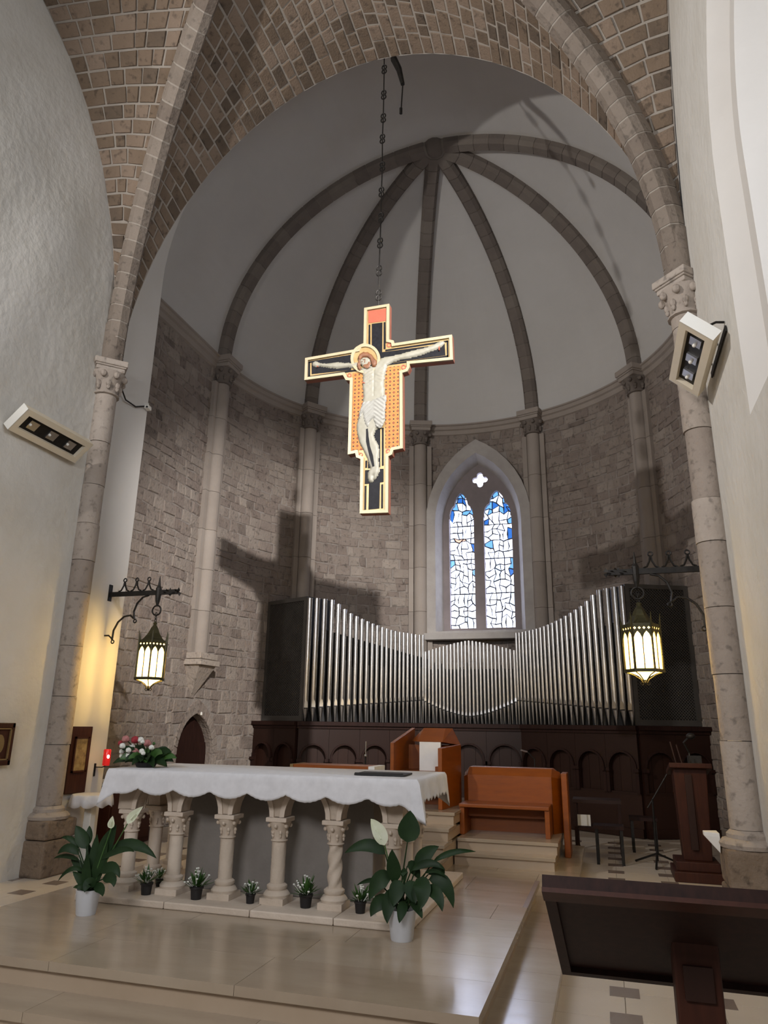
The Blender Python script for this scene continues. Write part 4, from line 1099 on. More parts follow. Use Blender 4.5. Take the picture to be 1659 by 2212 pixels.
def f():
    MB().add([(0.02,7.95,0.65),(0.06,7.95,0.65),(0.06,8.90,0.65),(0.02,8.90,0.65),(0.02,7.95,1.33),(0.06,7.95,1.33),(0.06,8.90,1.49),(0.02,8.90,1.49)], [(0,3,2,1),(4,5,6,7),(0,1,5,4),(1,2,6,5),(2,3,7,6),(3,0,4,7)]).build('side_panel', 'orange_wood', chair, bevel=0.004)
    MB().add([(0.535,8.05,0.65),(0.58,8.05,0.65),(0.66,8.75,0.65),(0.535,8.75,0.65),(0.535,8.05,1.28),(0.58,8.05,1.28),(0.66,8.75,1.31),(0.535,8.75,1.31)], [(0,3,2,1),(4,5,6,7),(0,1,5,4),(1,2,6,5),(2,3,7,6),(3,0,4,7)]).build('side_panel', 'orange_wood', chair, bevel=0.004)
    MB().box((0.06,8.60,0.65),(0.535,8.66,1.30)).build('backrest', 'orange_wood', chair)
    MB().add([(0.24,8.30,1.34),(0.535,8.30,1.34),(0.66,8.75,1.30),(0.06,8.75,1.34),(0.24,8.62,1.49),(0.50,8.62,1.49),(0.56,8.75,1.49),(0.24,8.75,1.49)], [(0,3,2,1),(4,5,6,7),(0,1,5,4),(1,2,6,5),(2,3,7,6),(3,0,4,7)]).build('top_hood', 'orange_wood', chair)
    MB().box((0.27,8.28,0.80),(0.515,8.31,1.338)).build('white_panel', 'linen', chair)
    MB().box((0.06,8.1,0.98),(0.53,8.6,1.03)).build('seat', 'orange_wood', chair)
    MB().box((0.47,8.20,0.85),(0.56,8.29,1.08)).build('arm_block', 'orange_wood', chair)
rel(chair, f)
bench = thing('sedilia_bench', 'orange wooden bench with a high panelled back on low marble steps', 'bench', (1.22, 8.5, 0.40))
def f():
    pr = [(8.62,0.40),(8.62,0.985),(8.74,1.065),(8.98,1.065),(8.98,0.40)]
    m = MB(); m.add([(0.76 if i < 5 else 1.70, *p) for i, p in enumerate(pr+pr)], [(0,1,2,3,4),(9,8,7,6,5),(0,5,6,1),(1,6,7,2),(2,7,8,3),(3,8,9,4),(4,9,5,0)]); m.build('back_panel', 'orange_wood', bench)
    m = MB(); m.add([(1.70,8.60,0.40),(1.70,8.60,0.985),(1.70,8.74,1.065),(1.70,9.0,1.065),(1.70,9.0,0.40),(1.80,8.80,0.40),(1.80,8.80,0.96),(1.775,8.86,1.03),(1.80,9.0,0.98),(1.80,9.0,0.40)], [(0,1,2,3,4),(9,8,7,6,5),(0,5,6,1),(1,6,7,2),(2,7,8,3),(3,8,9,4),(4,9,5,0)]); m.build('side_wing', 'orange_wood', bench)
    m = MB(); m.add([(0.76,8.60,0.40),(0.76,8.60,0.985),(0.76,8.74,1.065),(0.76,9.0,1.065),(0.76,9.0,0.40),(0.70,8.70,0.40),(0.70,8.70,0.96),(0.70,8.78,1.0),(0.70,9.0,0.98),(0.70,9.0,0.40)], [(0,1,2,3,4),(9,8,7,6,5),(0,5,6,1),(1,6,7,2),(2,7,8,3),(3,8,9,4),(4,9,5,0)]); m.build('side_wing', 'orange_wood', bench)
    MB().box((1.80,8.66,Z1),(1.865,9.0,1.025)).build('end_panel', 'orange_wood', bench, bevel=0.008)
    MB().box((0.73,8.20,0.675),(1.69,8.62,0.71)).build('seat', 'orange_wood', bench, bevel=0.006)
    for x in (0.735, 1.64): MB().box((x,8.22,0.40),(x+0.05,8.60,0.675)).build('leg', 'orange_wood', bench, bevel=0.004)
    MB().box((0.785,8.50,0.56),(1.64,8.53,0.675)).build('apron', 'orange_wood', bench)
rel(bench, f)
cred = thing('credence_table', 'low orange wooden table just behind the altar with pale end', 'table', (-0.28, 6.75, Z2 if False else Z1))
def f():
    a = at(632, 1650, 1, 6.75); b = at(813, 1653, 1, 6.75)
    MB().box((a.x+0.03,6.70,a.z-0.055),(b.x-0.06,7.02,a.z)).build('top', 'orange_wood', cred); MB().box((a.x,6.69,a.z-0.055),(a.x+0.03,7.03,a.z+0.002)).build('gilt_end', 'gold', cred); MB().box((b.x-0.06,6.69,a.z-0.055),(b.x,7.03,a.z)).build('pale_end', 'linen', cred)
    for x in (a.x+0.05, b.x-0.09):
        MB().box((x,6.72,Z1),(x+0.04,6.76,a.z-0.055)).build('leg', 'orange_wood', cred)
        MB().box((x,6.96,Z1),(x+0.04,7.00,a.z-0.055)).build('leg', 'orange_wood', cred)
rel(cred, f)
# ------------------------------------------------------------------ right side: pulpit, stands, dark furniture
pul = thing('wooden_pulpit', 'dark red wooden lectern on a stepped base beside the right column', 'lectern', (3.14, 8.9, 0.0))
def f():
    MB().box((2.90,8.68,0),(3.38,9.25,0.10)).build('base', 'red_wood', pul, bevel=0.008); MB().box((2.93,8.74,0.10),(3.36,9.2,0.19)).build('base', 'red_wood', pul, bevel=0.008)
    MB().add([(3.02,8.84,0.19),(3.30,8.84,0.19),(3.30,9.10,0.19),(3.02,9.10,0.19),(2.99,8.80,1.12),(3.33,8.80,1.12),(3.33,9.15,1.12),(2.99,9.15,1.12)], [(0,3,2,1),(4,5,6,7),(0,1,5,4),(1,2,6,5),(2,3,7,6),(3,0,4,7)]).build('body', 'red_wood', pul, bevel=0.008)
    MB().box((3.10,8.785,0.30),(3.17,8.81,1.05)).build('front_strip', 'panel_wood', pul)
    MB().add([(2.95,8.72,1.12),(3.38,8.72,1.12),(3.38,9.25,1.02),(2.95,9.25,1.02),(2.95,8.72,1.17),(3.38,8.72,1.17),(3.38,9.25,1.07),(2.95,9.25,1.07)], [(0,3,2,1),(4,5,6,7),(0,1,5,4),(1,2,6,5),(2,3,7,6),(3,0,4,7)]).build('desk', 'red_wood', pul, bevel=0.006)
rel(pul, f)
for k, (dx, h, lab) in enumerate(((0.0, 0.22, 'taller thin wooden stick standing on the dark lectern'), (0.05, 0.19, 'shorter thin wooden stick standing on the dark lectern'))):
    p = Vector((3.03+dx*1.2, 8.80, 1.165)); o = MB().tube([(0,0,0),(-0.04,0,h)], 0.010, 6).build('wooden_stick', 'panel_wood'); o.location = p; tag(o, lab, 'stick')
sp = thing('desk_microphone', 'black gooseneck microphone and lamp rising behind the dark lectern', 'microphone', (3.20, 9.05, 1.115))
MB().tube([(0,0,0),(0,0.02,0.15),(-0.05,0.0,0.26),(0.02,-0.02,0.33)], 0.012, 6).build('gooseneck', 'iron', sp); MB().ball((0.03,-0.02,0.33),(0.05,0.05,0.035),10,8).build('head', 'black', sp, smooth=True)
MB().cbox((0.05,0.05,0.06),(0.14,0.10,0.12)).build('base', 'black', sp)
ms = thing('microphone_stand', 'black tripod microphone stand with a boom on the right floor', 'microphone stand', (2.79, 9.6, 0.0))
MB().tube([(0,0,0.05),(0,0,0.72)], 0.012, 8).build('pole', 'iron', ms); MB().tube([(-0.06,0,0.62),(0.20,0,1.02)], 0.008, 6).build('boom', 'iron', ms)
MB().ball((0.23,0,1.06),(0.035,0.03,0.04),10,8).build('microphone', 'iron', ms, smooth=True)
for k in range(3):
    a = 2*math.pi*k/3+0.4; MB().tube([(0,0,0.13),(0.30*math.cos(a),0.30*math.sin(a),0.012)], 0.012, 6).build('leg', 'iron', ms)
ms2 = thing('altar_microphone', 'slim dark microphone on a straight stand behind the altar', 'microphone stand', (-0.07, 7.35, 0.41))
MB().tube([(0,0,0.0),(0,0,0.80)], 0.010, 6).build('pole', 'iron', ms2); MB().tube([(0,0,0.80),(0,0,0.94)], 0.005, 6).build('gooseneck', 'tin', ms2); MB().lathe([(0.07,0),(0.07,0.015),(0.015,0.03)], (0,0,0), 12).build('foot', 'iron', ms2)
MB().ball((0,0,0.80),0.016,8,6).build('joint', 'tin', ms2, smooth=True)
bm_ = thing('bench_microphone', 'small bright microphone tip on a boom above the wooden bench', 'microphone', (1.37, 9.2, 0.40))
MB().tube([(0.10,0,0),(0.10,0,0.75),(0.02,0,0.83)], 0.008, 6).build('pole', 'iron', bm_); MB().tube([(0.02,0,0.83),(-0.06,0,0.85)], 0.010, 6).build('tip', 'tin', bm_)
ct = thing('organ_side_table', 'dark low table with papers standing in the shadow right of the bench', 'table', (2.14, 10.3, 0.0))
MB().box((-0.30,-0.2,0.60),(0.30,0.2,0.64)).build('top', 'panel_wood', ct)
for sx in (-0.27, 0.27):
    for sy in (-0.17, 0.17): MB().box((sx-0.02,sy-0.02,0),(sx+0.02,sy+0.02,0.60)).build('leg', 'dark_wood', ct)
MB().box((-0.28,-0.15,0.30),(0.28,0.15,0.32)).build('shelf', 'dark_wood', ct)
pp = MB().box((-0.08,-0.015,0),(0.08,0.015,0.13)).build('paper_stack', 'linen'); pp.location = (1.97, 10.2, 0.321); tag(pp, 'grey sheaf of papers on the shelf of the dark low table', 'papers')
for k, (x, y, lab) in enumerate(((2.27, 9.55, 'dark low stool in front of the shadowed side table'), (2.70, 10.6, 'dark low stool between the side table and the microphone stand'))):
    st = thing('stool', lab, 'stool', (x, y, 0.0), 0, 'dark stools by the organ'); MB().box((-0.17,-0.14,0.38),(0.17,0.14,0.42)).build('seat', 'dark_wood', st)
    for sx in (-0.14, 0.14):
        for sy in (-0.11, 0.11): MB().box((sx-0.017,sy-0.017,0),(sx+0.017,sy+0.017,0.38)).build('leg', 'iron', st)
cab = thing('sacristy_cabinet', 'low dark red wooden cabinet with pale top against the left apse wall', 'cabinet', (-3.85, 8.55, 0.0))
MB().box((-0.22,-0.45,0),(0.22,0.45,0.74)).build('body', 'red_wood', cab, bevel=0.006); MB().box((-0.25,-0.48,0.74),(0.25,0.48,0.78)).build('top', 'linen', cab)
for s_ in (-0.22, 0.22):
    d = MB().box((0.22,s_-0.20,0.06),(0.235,s_+0.20,0.70)).build('door', 'red_wood', cab, bevel=0.004); MB().ball((0.245,s_*0.2,0.42),0.014,8,6).build('knob', 'iron', d)
# ------------------------------------------------------------------ foreground lectern seen from behind
lec = thing('reading_lectern', 'dark brown wooden reading stand seen from behind in the right foreground', 'lectern', (2.56, 2.95, 0.0))
def f():
    A = Vector((2.099, 2.50, 1.035)); Bv = Vector((2.099, 3.19, 0.611)); sl = (Bv-A).normalized(); X_ = Vector((1,0,0)); nn = X_.cross(sl).normalized()
    if nn.y > 0: nn = -nn
    H = (Bv-A).length; Wd = 0.94
    fr = lambda u, v, w: A+X_*u+sl*v+nn*w
    plate([(0,0),(Wd,0),(Wd,H),(0,H)], [[(0.035,0.06),(Wd-0.035,0.06),(Wd-0.035,H-0.04),(0.035,H-0.04)]], fr, -0.03, 0.012, 'frame', 'dark_wood', lec)
    MB().prism([(0.03,0.05),(Wd-0.03,0.05),(Wd-0.03,H-0.03),(0.03,H-0.03)], fr, -0.025, -0.008).build('board', 'dark_wood', lec)
    MB().prism([(0,-0.012),(Wd,-0.012),(Wd,0.06),(0,0.06)], fr, 0.012, 0.026).build('top_rail', 'red_wood', lec)
    MB().box((2.485,2.86,0.0),(2.63,3.0,0.86)).build('post', 'red_wood', lec, bevel=0.008)
    MB().box((2.512,2.845,0.66),(2.603,2.862,0.76)).build('bracket', 'panel_wood', lec)
    MB().box((2.30,2.70,0.0),(2.82,3.2,0.05)).build('foot', 'red_wood', lec, bevel=0.01)
rel(lec, f)
# ------------------------------------------------------------------ lanterns on iron brackets
mk('lamp_glass', [(0.9,0.75,0.5),(0.95,0.85,0.6)], rough=0.4, emit=(1.0,0.72,0.30), estr=5.0, alpha=0.45)
def bracket(sg, lab):
    b = thing('lantern_bracket', lab, 'bracket', (sg*3.40, 7.30, 3.0), 0.0 if sg < 0 else math.pi, 'wrought iron lantern brackets')
    MB().box((0,-0.015,-0.028),(0.95,0.015,0.028)).build('bar', 'iron', b)
    MB().box((0.0,-0.03,-0.08),(0.012,0.03,0.12)).build('wall_plate', 'iron', b)
    for k in range(3):
        x = 0.20+k*0.17
        MB().tube([(x-0.075,0,0.03),(x-0.04,0,0.045),(x-0.012,0,0.10),(x-0.004,0,0.15)], 0.010, 5).build('crest', 'iron', b)
        MB().tube([(x+0.075,0,0.03),(x+0.04,0,0.045),(x+0.012,0,0.10),(x+0.004,0,0.15)], 0.010, 5).build('crest', 'iron', b)
        MB().tube([(x+0.022*math.cos(t),0,0.170+0.022*math.sin(t)) for t in [2*math.pi*i/9 for i in range(9)]], 0.008, 5, closed=True).build('crest_ring', 'iron', b)
    MB().tube([(0.0,0,-0.50),(0.06,0,-0.50),(0.10,0,-0.53),(0.12,0,-0.56)], 0.010, 6).build('wall_hook', 'iron', b)
    MB().tube([(0.115,0,-0.55),(0.12,0,-0.44),(0.17,0,-0.34),(0.25,0,-0.275),(0.33,0,-0.265),(0.38,0,-0.30)], 0.012, 6).build('scroll', 'iron', b)
    MB().tube([(0.39,0,-0.31),(0.375,0,-0.22),(0.41,0,-0.12),(0.48,0,-0.05),(0.56,0,-0.03)], 0.012, 6).build('scroll', 'iron', b)
    for c in ((0.125,-0.575),(0.405,-0.335)): MB().tube([(c[0]+0.02*math.cos(t),0,c[1]+0.02*math.sin(t)) for t in [2*math.pi*i/9 for i in range(9)]], 0.008, 5, closed=True).build('scroll_ring', 'iron', b)
    MB().lathe([(0.035,-0.03),(0.035,0.05),(0.018,0.08),(0.003,0.20)], (0.69,0,0), 8).build('spike', 'iron', b)
    MB().lathe([(0.012,-0.16),(0.028,-0.10),(0.035,-0.03)], (0.69,0,0), 8).build('drop', 'iron', b)
    m = MB()
    for k in range(7):
        x = 0.76+k*0.030; a = k*2.4
        m.add([(x,0,0),(x+0.03,0.055*math.cos(a),0.055*math.sin(a)),(x+0.055,0.02*math.cos(a+.6),0.02*math.sin(a+.6)),(x+0.02,0.01,0)], [(0,1,2),(0,2,3)])
        m.add([(x,0,0),(x+0.03,-0.055*math.cos(a),-0.055*math.sin(a)),(x+0.055,-0.02*math.cos(a+.6),-0.02*math.sin(a+.6)),(x+0.02,-0.01,0)], [(0,1,2),(0,2,3)])
    m.build('leaf_finial', 'iron', b)
    MB().tube([(0.69+0.058*math.cos(t),0,-0.215+0.058*math.sin(t)) for t in [2*math.pi*i/16 for i in range(16)]], 0.010, 6, closed=True).build('ring', 'iron', b)
    return b
bracket(-1, 'black wrought iron bracket with crown-like crest on the left chancel wall')
bracket(1, 'black wrought iron bracket with crown-like crest in the shadow at right')
def lantern():
    L = thing('hanging_lantern', 'lit iron lantern hanging by the arched door at left', 'lantern', (-2.71, 7.30, 1.93), 0.0, 'hanging lanterns')
    R = 0.175
    for k in range(3):
        z = 0.735+k*0.036
        MB().tube([((0.012*math.cos(t)) if k % 2 == 0 else 0, (0.012*math.cos(t)) if k % 2 else 0, z+0.024*math.sin(t)) for t in [2*math.pi*i/9 for i in range(9)]], 0.005, 5, closed=True).build('chain_link', 'iron', L)
    MB().lathe([(0.008,0.72),(0.026,0.705),(0.02,0.68),(0.045,0.645),(0.075,0.58),(0.12,0.52),(0.165,0.48)], (0,0,0), 6, a0=0, a1=2*math.pi).build('roof', 'bronze', L)
    for k in range(6):
        a0 = math.pi/3*k; a1 = a0+math.pi/3; A = Vector((R*math.cos(a0), R*math.sin(a0), 0)); B = Vector((R*math.cos(a1), R*math.sin(a1), 0)); lat = (B-A).normalized(); n = Vector((math.cos(a0+math.pi/6), math.sin(a0+math.pi/6), 0)); W = (B-A).length
        fr = lambda u, v, w: A*0.985+lat*u+n*w+Vector((0,0,v))
        MB().tube([A+Vector((0,0,0.05)), A+Vector((0,0,0.50)), A*1.06+Vector((0,0,0.60))], [0.010, 0.010, 0.003], 5).build('post', 'bronze', L)
        holes = []
        for c in (W*0.27, W*0.73):
            h = W*0.20; holes.append([(c-h,0.075),(c+h,0.075),(c+h,0.36),(c+h*0.6,0.395),(c,0.42),(c-h*0.6,0.395),(c-h,0.36)])
        for i in range(4):
            c = W*(0.14+0.24*i); d = W*0.075; holes.append([(c-d,0.45),(c,0.45-d),(c+d,0.45),(c,0.45+d)])
        plate([(0,0.055),(W,0.055),(W,0.495),(0,0.495)], holes, fr, -0.006, 0.002, 'side_frame', 'bronze', L)
        MB().prism([(0.006,0.065),(W-0.006,0.065),(W-0.006,0.47),(0.006,0.47)], fr, -0.014, -0.010).build('glass_pane', 'lamp_glass', L)
        MB().obox((A+B)/2+Vector((0,0,0.055)), lat, n, (0,0,1), (W*1.06, 0.022, 0.024)).build('rim', 'bronze', L)
        MB().tube([A*0.95+Vector((0,0,0.045)), A*0.55+Vector((0,0,0.02)), A*0.22+Vector((0,0,-0.02)), A*0.10+Vector((0,0,-0.055))], 0.006, 5).build('bottom_scroll', 'bronze', L)
    MB().lathe([(0.145,0.05),(0.10,0.035),(0.05,0.01),(0.02,-0.02)], (0,0,0), 6).build('bottom_glass', 'lamp_glass', L)
    MB().lathe([(0.012,-0.03),(0.02,-0.05),(0.008,-0.075)], (0,0,0), 8).build('finial', 'iron', L)
    for s_ in (-1, 1): MB().tube([(0,0,-0.06),(s_*0.03,0,-0.075),(s_*0.045,0,-0.06),(s_*0.035,0,-0.045)], 0.005, 5).build('finial_curl', 'iron', L)
    pl = bpy.data.lights.new('lantern_bulb', 'POINT'); pl.energy = 75; pl.color = (1.0, 0.68, 0.20); pl.shadow_soft_size = 0.035
    po = bpy.data.objects.new('lantern_bulb', pl); C.objects.link(po); po.parent = L; po.location = (0, 0, 0.25)
    return L
L0 = lantern()
dup(L0, (2.71, 7.30, 1.98), 0.0, 'lit iron lantern hanging in front of the right organ case')

# ------------------------------------------------------------------ floodlight boxes on the nave walls (switched off)
def flood(sg, lab):
    o = thing('floodlight_box', lab, 'floodlight', (-3.385 if sg < 0 else 3.435, 5.80, 4.45), 0.0 if sg < 0 else math.pi, 'floodlight boxes on the nave walls')
    a = Vector((math.cos(0.75), 0, math.sin(0.75))); yv = Vector((0,1,0)); n = a.cross(yv); n = n if n.z < 0 else -n
    c = Vector((0.16 if sg < 0 else 0.215, 0, 0.02))
    fr = lambda u, v, w: c+yv*u+a*v+n*w
    plate([(-0.50,-0.15),(0.50,-0.15),(0.50,0.15),(-0.50,0.15)], [[(-0.43,-0.085),(0.43,-0.085),(0.43,0.085),(-0.43,0.085)]], fr, -0.02, 0.03, 'housing_front', 'cream_paint', o)
    MB().prism([(-0.50,-0.15),(0.50,-0.15),(0.50,0.15),(-0.50,0.15)], fr, -0.07, -0.02).build('housing', 'cream_paint', o, bevel=0.008)
    for e in (-0.505, 0.495): MB().prism([(e,-0.15),(e+0.01,-0.15),(e+0.01,0.15),(e,0.15)], fr, -0.07, 0.03).build('end_cap', 'white_paint', o)
    MB().prism([(-0.43,-0.085),(0.43,-0.085),(0.43,0.085),(-0.43,0.085)], fr, -0.018, -0.012).build('reflector', 'iron', o)
    for k in range(3):
        u = -0.28+k*0.28; MB().prism([(u-0.06,-0.05),(u+0.06,-0.05),(u+0.06,0.05),(u-0.06,0.05)], fr, -0.012, 0.004).build('lamp_cell', 'tin', o); MB().ball(fr(u-0.04, 0.0, 0.008), 0.016, 8, 6).build('bulb', 'white_paint', o, smooth=True)
    for u in (-0.35, 0.0, 0.35):
        p = fr(u, 0.02, -0.07); MB().tube([p, Vector((0.06, u, p.z+0.05)), Vector((0.0, u, p.z+0.04))], 0.010, 6).build('mounting_arm', 'iron', o)
    MB().box((0,-0.40,0.02),(0.012,0.40,0.07)).build('mounting_rail', 'iron', o)
flood(-1, 'cream floodlight box with dark louvre on the left nave wall')
flood(1, 'cream floodlight box with dark louvre in front of the right column')

# ------------------------------------------------------------------ things on the left wall strip
mk('icon_paint', [(0.10,0.06,0.03),(0.25,0.17,0.07),(0.35,0.28,0.14)], scale=16, rough=0.5)
mk('red_glass', [(0.5,0.02,0.02),(0.6,0.03,0.03)], rough=0.2, emit=(1.0,0.02,0.02), estr=0.3)
mk('flame', [(1,0.8,0.8),(1,0.9,0.9)], rough=0.3, emit=(1.0,0.62,0.55), estr=14.0)
ic = thing('icon_panel', 'tall dark wooden panel with a small faded icon on the white wall strip', 'panel', (-3.398, 7.10, 0.74))
MB().box((0,-0.165,0),(0.03,0.165,0.71)).build('board', 'red_wood', ic, bevel=0.005); MB().box((0.03,-0.095,0.24),(0.038,0.095,0.58)).build('icon', 'icon_paint', ic)
for a, b in (((-0.115,0.22),(0.115,0.24)),((-0.115,0.58),(0.115,0.60)),((-0.115,0.22),(-0.095,0.60)),((0.095,0.22),(0.115,0.60))): MB().box((0.03,a[0],a[1]),(0.045,b[0],b[1])).build('moulding', 'red_wood', ic)
fp = thing('framed_picture', 'small dark framed picture with a gold oval on the left nave wall', 'picture', (-3.385, 5.90, 1.10))
MB().box((0,-0.15,0),(0.02,0.15,0.36)).build('backing', 'red_wood', fp); MB().box((0.02,-0.10,0.05),(0.024,0.10,0.31)).build('image', 'red_wood', fp)
MB().lathe([(0.06,0),(0.06,0.006)], (0,0,0), 20, sy=1.0).xf(Matrix.Translation((0.024,0,0.18)) @ Matrix.Rotation(math.pi/2, 4, 'Y') @ Matrix.Diagonal((1.5,1,1,1))).build('oval', 'gold', fp)
for a, b in (((-0.17,-0.02),(0.17,0.03)),((-0.17,0.33),(0.17,0.38)),((-0.17,-0.02),(-0.13,0.38)),((0.13,-0.02),(0.17,0.38))): MB().box((0,a[0],a[1]),(0.035,b[0],b[1])).build('frame', 'red_wood', fp, bevel=0.006)
for a, b in (((-0.13,0.03),(0.13,0.042)),((-0.13,0.318),(0.13,0.33)),((-0.13,0.03),(-0.118,0.33)),((0.118,0.03),(0.13,0.33))): MB().box((0.02,a[0],a[1]),(0.037,b[0],b[1])).build('gilt_slip', 'gold', fp)
vo = thing('sanctuary_lamp', 'glowing red sanctuary lamp on the edge of the white wall strip', 'lamp', (-3.25, 7.42, 1.02))
MB().lathe([(0.038,0.0),(0.042,0.02),(0.042,0.17),(0.036,0.18)], (0,0,0), 14).build('red_glass', 'red_glass', vo, smooth=True); MB().ball((0.036,-0.022,0.10),(0.014,0.014,0.02),8,6).build('flame', 'flame', vo, smooth=True)
MB().tube([(0,0,0),(-0.05,0,-0.02),(-0.149,0,-0.02)], 0.006, 6).build('arm', 'iron', vo); MB().box((-0.15,-0.012,-0.12),(-0.14,0.012,0.02)).build('wall_plate', 'iron', vo)
cc = thing('security_camera', 'small white security camera on a cable at the edge of the left wall strip', 'camera', (-3.40, 7.52, 5.60))
MB().cbox((0.06,0,0),(0.06,0.10,0.05),0.2).build('body', 'white_paint', cc, bevel=0.006); MB().tube([(0,0,0.06),(0.06,0,0.06),(0.06,0,0.02)], 0.008, 6).build('arm', 'white_paint', cc)
MB().lathe([(0.014,0),(0.014,0.02)], (0.08,-0.05,-0.02), 8).build('lens', 'black', cc)
cb = MB().tube([(-3.27,6.80,5.62),(-3.34,7.05,5.50),(-3.37,7.3,5.52),(-3.38,7.5,5.62)], 0.010, 5).build('camera_cable', 'iron'); local(cb, (-3.27,6.80,5.50)); tag(cb, 'dark cable sagging from the left capital to the security camera', 'cable')
# side table with lace cloth
tb = thing('pedestal_table', 'small white pedestal table left of the altar behind the peace lily', 'table', (-3.16, 7.13, 0.0))
MB().lathe([(0.20,0.70),(0.21,0.715),(0.20,0.735)], (0,0,0), 20).build('top', 'white_paint', tb); MB().box((-0.045,-0.045,0.03),(0.045,0.045,0.70)).build('pedestal', 'white_paint', tb, bevel=0.008); MB().box((-0.13,-0.13,0),(0.13,0.13,0.03)).build('foot', 'white_paint', tb, bevel=0.006)
def doily(c, R, drop, lab):
    V = []; F = []; n = 72; rows = [0.0, 0.5, 1.0, 1.02, 1.04]
    for i in range(n):
        a = 2*math.pi*i/n; sc = 0.03*abs(math.sin(4.5*a)); f = 0.012*math.sin(9*a)
        for r, z in ((R*0.5, 0), (R, 0), (R+0.012+f*0.3, -0.012), (R+0.016+f, -drop*0.6), (R+0.02+f*1.4, -drop-sc)): V.append((r*math.cos(a), r*math.sin(a), z))
    for i in range(n):
        for j in range(4): F.append((i*5+j, ((i+1) % n)*5+j, ((i+1) % n)*5+j+1, i*5+j+1))
    F.append(tuple(i*5 for i in range(n)))
    o = MB().add(V, F).build('table_doily', 'lace', smooth=True); o.location = c; s = o.modifiers.new('thick', 'SOLIDIFY'); s.thickness = 0.003; tag(o, lab, 'tablecloth')
doily((-3.16, 7.13, 0.7395), 0.205, 0.10, 'white lace cloth on the small pedestal table left of the altar')
# stoup and wall plate on the right respond
sw = MB().add([(-0.11,-0.02,0.10),(0.0,-0.08,0.10),(0.0,0.10,0.10),(-0.11,0.06,0.10),(-0.11,-0.02,0.07),(0,-0.08,0.07),(0,0.10,0.07),(-0.11,0.06,0.07),(-0.005,-0.05,-0.05),(-0.005,0.06,-0.05)], [(0,1,2,3),(0,4,5,1),(1,5,6,2),(2,6,7,3),(3,7,4,0),(4,8,5),(7,6,9),(4,7,9,8)]).build('wall_shelf', 'linen', bevel=0.004); sw.location = (3.135, 6.78, 0.62); tag(sw, 'small white stone ledge projecting from the right column plinth', 'shelf')

# ------------------------------------------------------------------ plants
mk('leaf', [(0.010,0.024,0.008),(0.018,0.042,0.012)], scale=8, rough=0.5, spec=0.2)
mk('leaf_bright', [(0.03,0.09,0.015),(0.06,0.14,0.03)], scale=8, rough=0.45)
mk('spathe', [(0.55,0.58,0.38),(0.72,0.74,0.60)], scale=10, rough=0.55)
mk('petal_white', [(0.70,0.70,0.64),(0.82,0.82,0.76)], scale=10, rough=0.7)
mk('petal_red', [(0.25,0.015,0.025),(0.38,0.03,0.04)], scale=14, rough=0.7)
mk('petal_pink', [(0.36,0.13,0.13),(0.50,0.22,0.20)], scale=14, rough=0.7)
mk('pot_white', [(0.55,0.56,0.58),(0.62,0.63,0.66)], scale=4, rough=0.35)
mk('soil', [(0.012,0.009,0.006),(0.02,0.015,0.01)], scale=30, rough=0.95)
def blade(root, name, p0, p1, p2, w, mat, fold=0.25, stem=0.0, n=9, round_=1.0):
    """curved leaf blade along a quadratic curve p0-p1-p2 (root-local), width w, with a mid-rib crease"""
    p0, p1, p2 = Vector(p0), Vector(p1), Vector(p2); V = []; F = []
    view = Vector((0.35, -1, 0.35)).normalized()
    for i in range(n+1):
        t = i/n; c = p0*(1-t)**2+p1*2*t*(1-t)+p2*t*t; tg = ((p1-p0)*(1-t)+(p2-p1)*t)
        tg = tg.normalized() if tg.length > 1e-6 else Vector((0,0,1)); s = tg.cross(view); s = s.normalized() if s.length > 1e-6 else Vector((1,0,0)); nn = s.cross(tg)
        k = w/2*(math.sin(math.pi*min(1, t**(0.75*round_)))**0.8)+0.0008
        V += [c-s*k+nn*k*fold, c-nn*0.002, c+s*k+nn*k*fold]
    for i in range(n):
        a = i*3; F += [(a, a+1, a+4, a+3), (a+1, a+2, a+5, a+4)]
    return MB().add(V, F).build(name, mat, root, smooth=True, fix=False)
def lily(lab, x, y, z, pot_r, pot_h, conv, leaves, flowers, top_px):
    r = thing('peace_lily', lab, 'plant', (x, y, z), 0, 'potted peace lilies')
    m = MB(); m.lathe([(pot_r*0.74,0),(pot_r*0.78,0.008),(pot_r*0.97,pot_h-0.012),(pot_r,pot_h),(pot_r*0.92,pot_h),(pot_r*0.88,pot_h-0.03)], (0,0,0), 24); m.build('pot', 'pot_white', r, smooth=True)
    MB().lathe([(0.001,0),(pot_r*0.88,0)], (0,0,pot_h-0.03), 16, cap=False).build('soil', 'soil', r)
    def P(cx, cy, dy): 
        px, py = conv(cx, cy); p = at(px, py, 1, y+dy); return p-Vector((x, y, z))
    for k, (a, b, c, w, dy) in enumerate(leaves):
        d0, d1, d2 = dy*0.3, dy*0.8, dy
        A, B, Cc = P(*a, d0), P(*b, d1), P(*c, d2)
        root_p = Vector((rnd(-.03,.03), rnd(-.03,.03), pot_h-0.03))
        MB().tube([root_p, root_p.lerp(A, 0.5)+Vector((0,0,0.02)), A], [0.006, 0.005, 0.004], 5).build('stem', 'leaf', r, smooth=True)
        blade(r, 'leaf', A, B, Cc, w, 'leaf')
    for a, b, c, w, dy in flowers:
        A, B, Cc = P(*a, dy*0.4), P(*b, dy), P(*c, dy)
        MB().tube([Vector((0,0,pot_h-0.03)), Vector((0,0,pot_h-0.03)).lerp(A, 0.5), A], 0.004, 5).build('stem', 'leaf_bright', r, smooth=True)
        blade(r, 'spathe', A, B, Cc, w, 'spathe', fold=0.5)
        MB().tube([A.lerp(Cc, 0.25)+Vector((0,-0.01,0)), A.lerp(Cc, 0.6)+Vector((0,-0.012,0))], 0.005, 6).build('spadix', 'spathe', r, smooth=True)
    return r
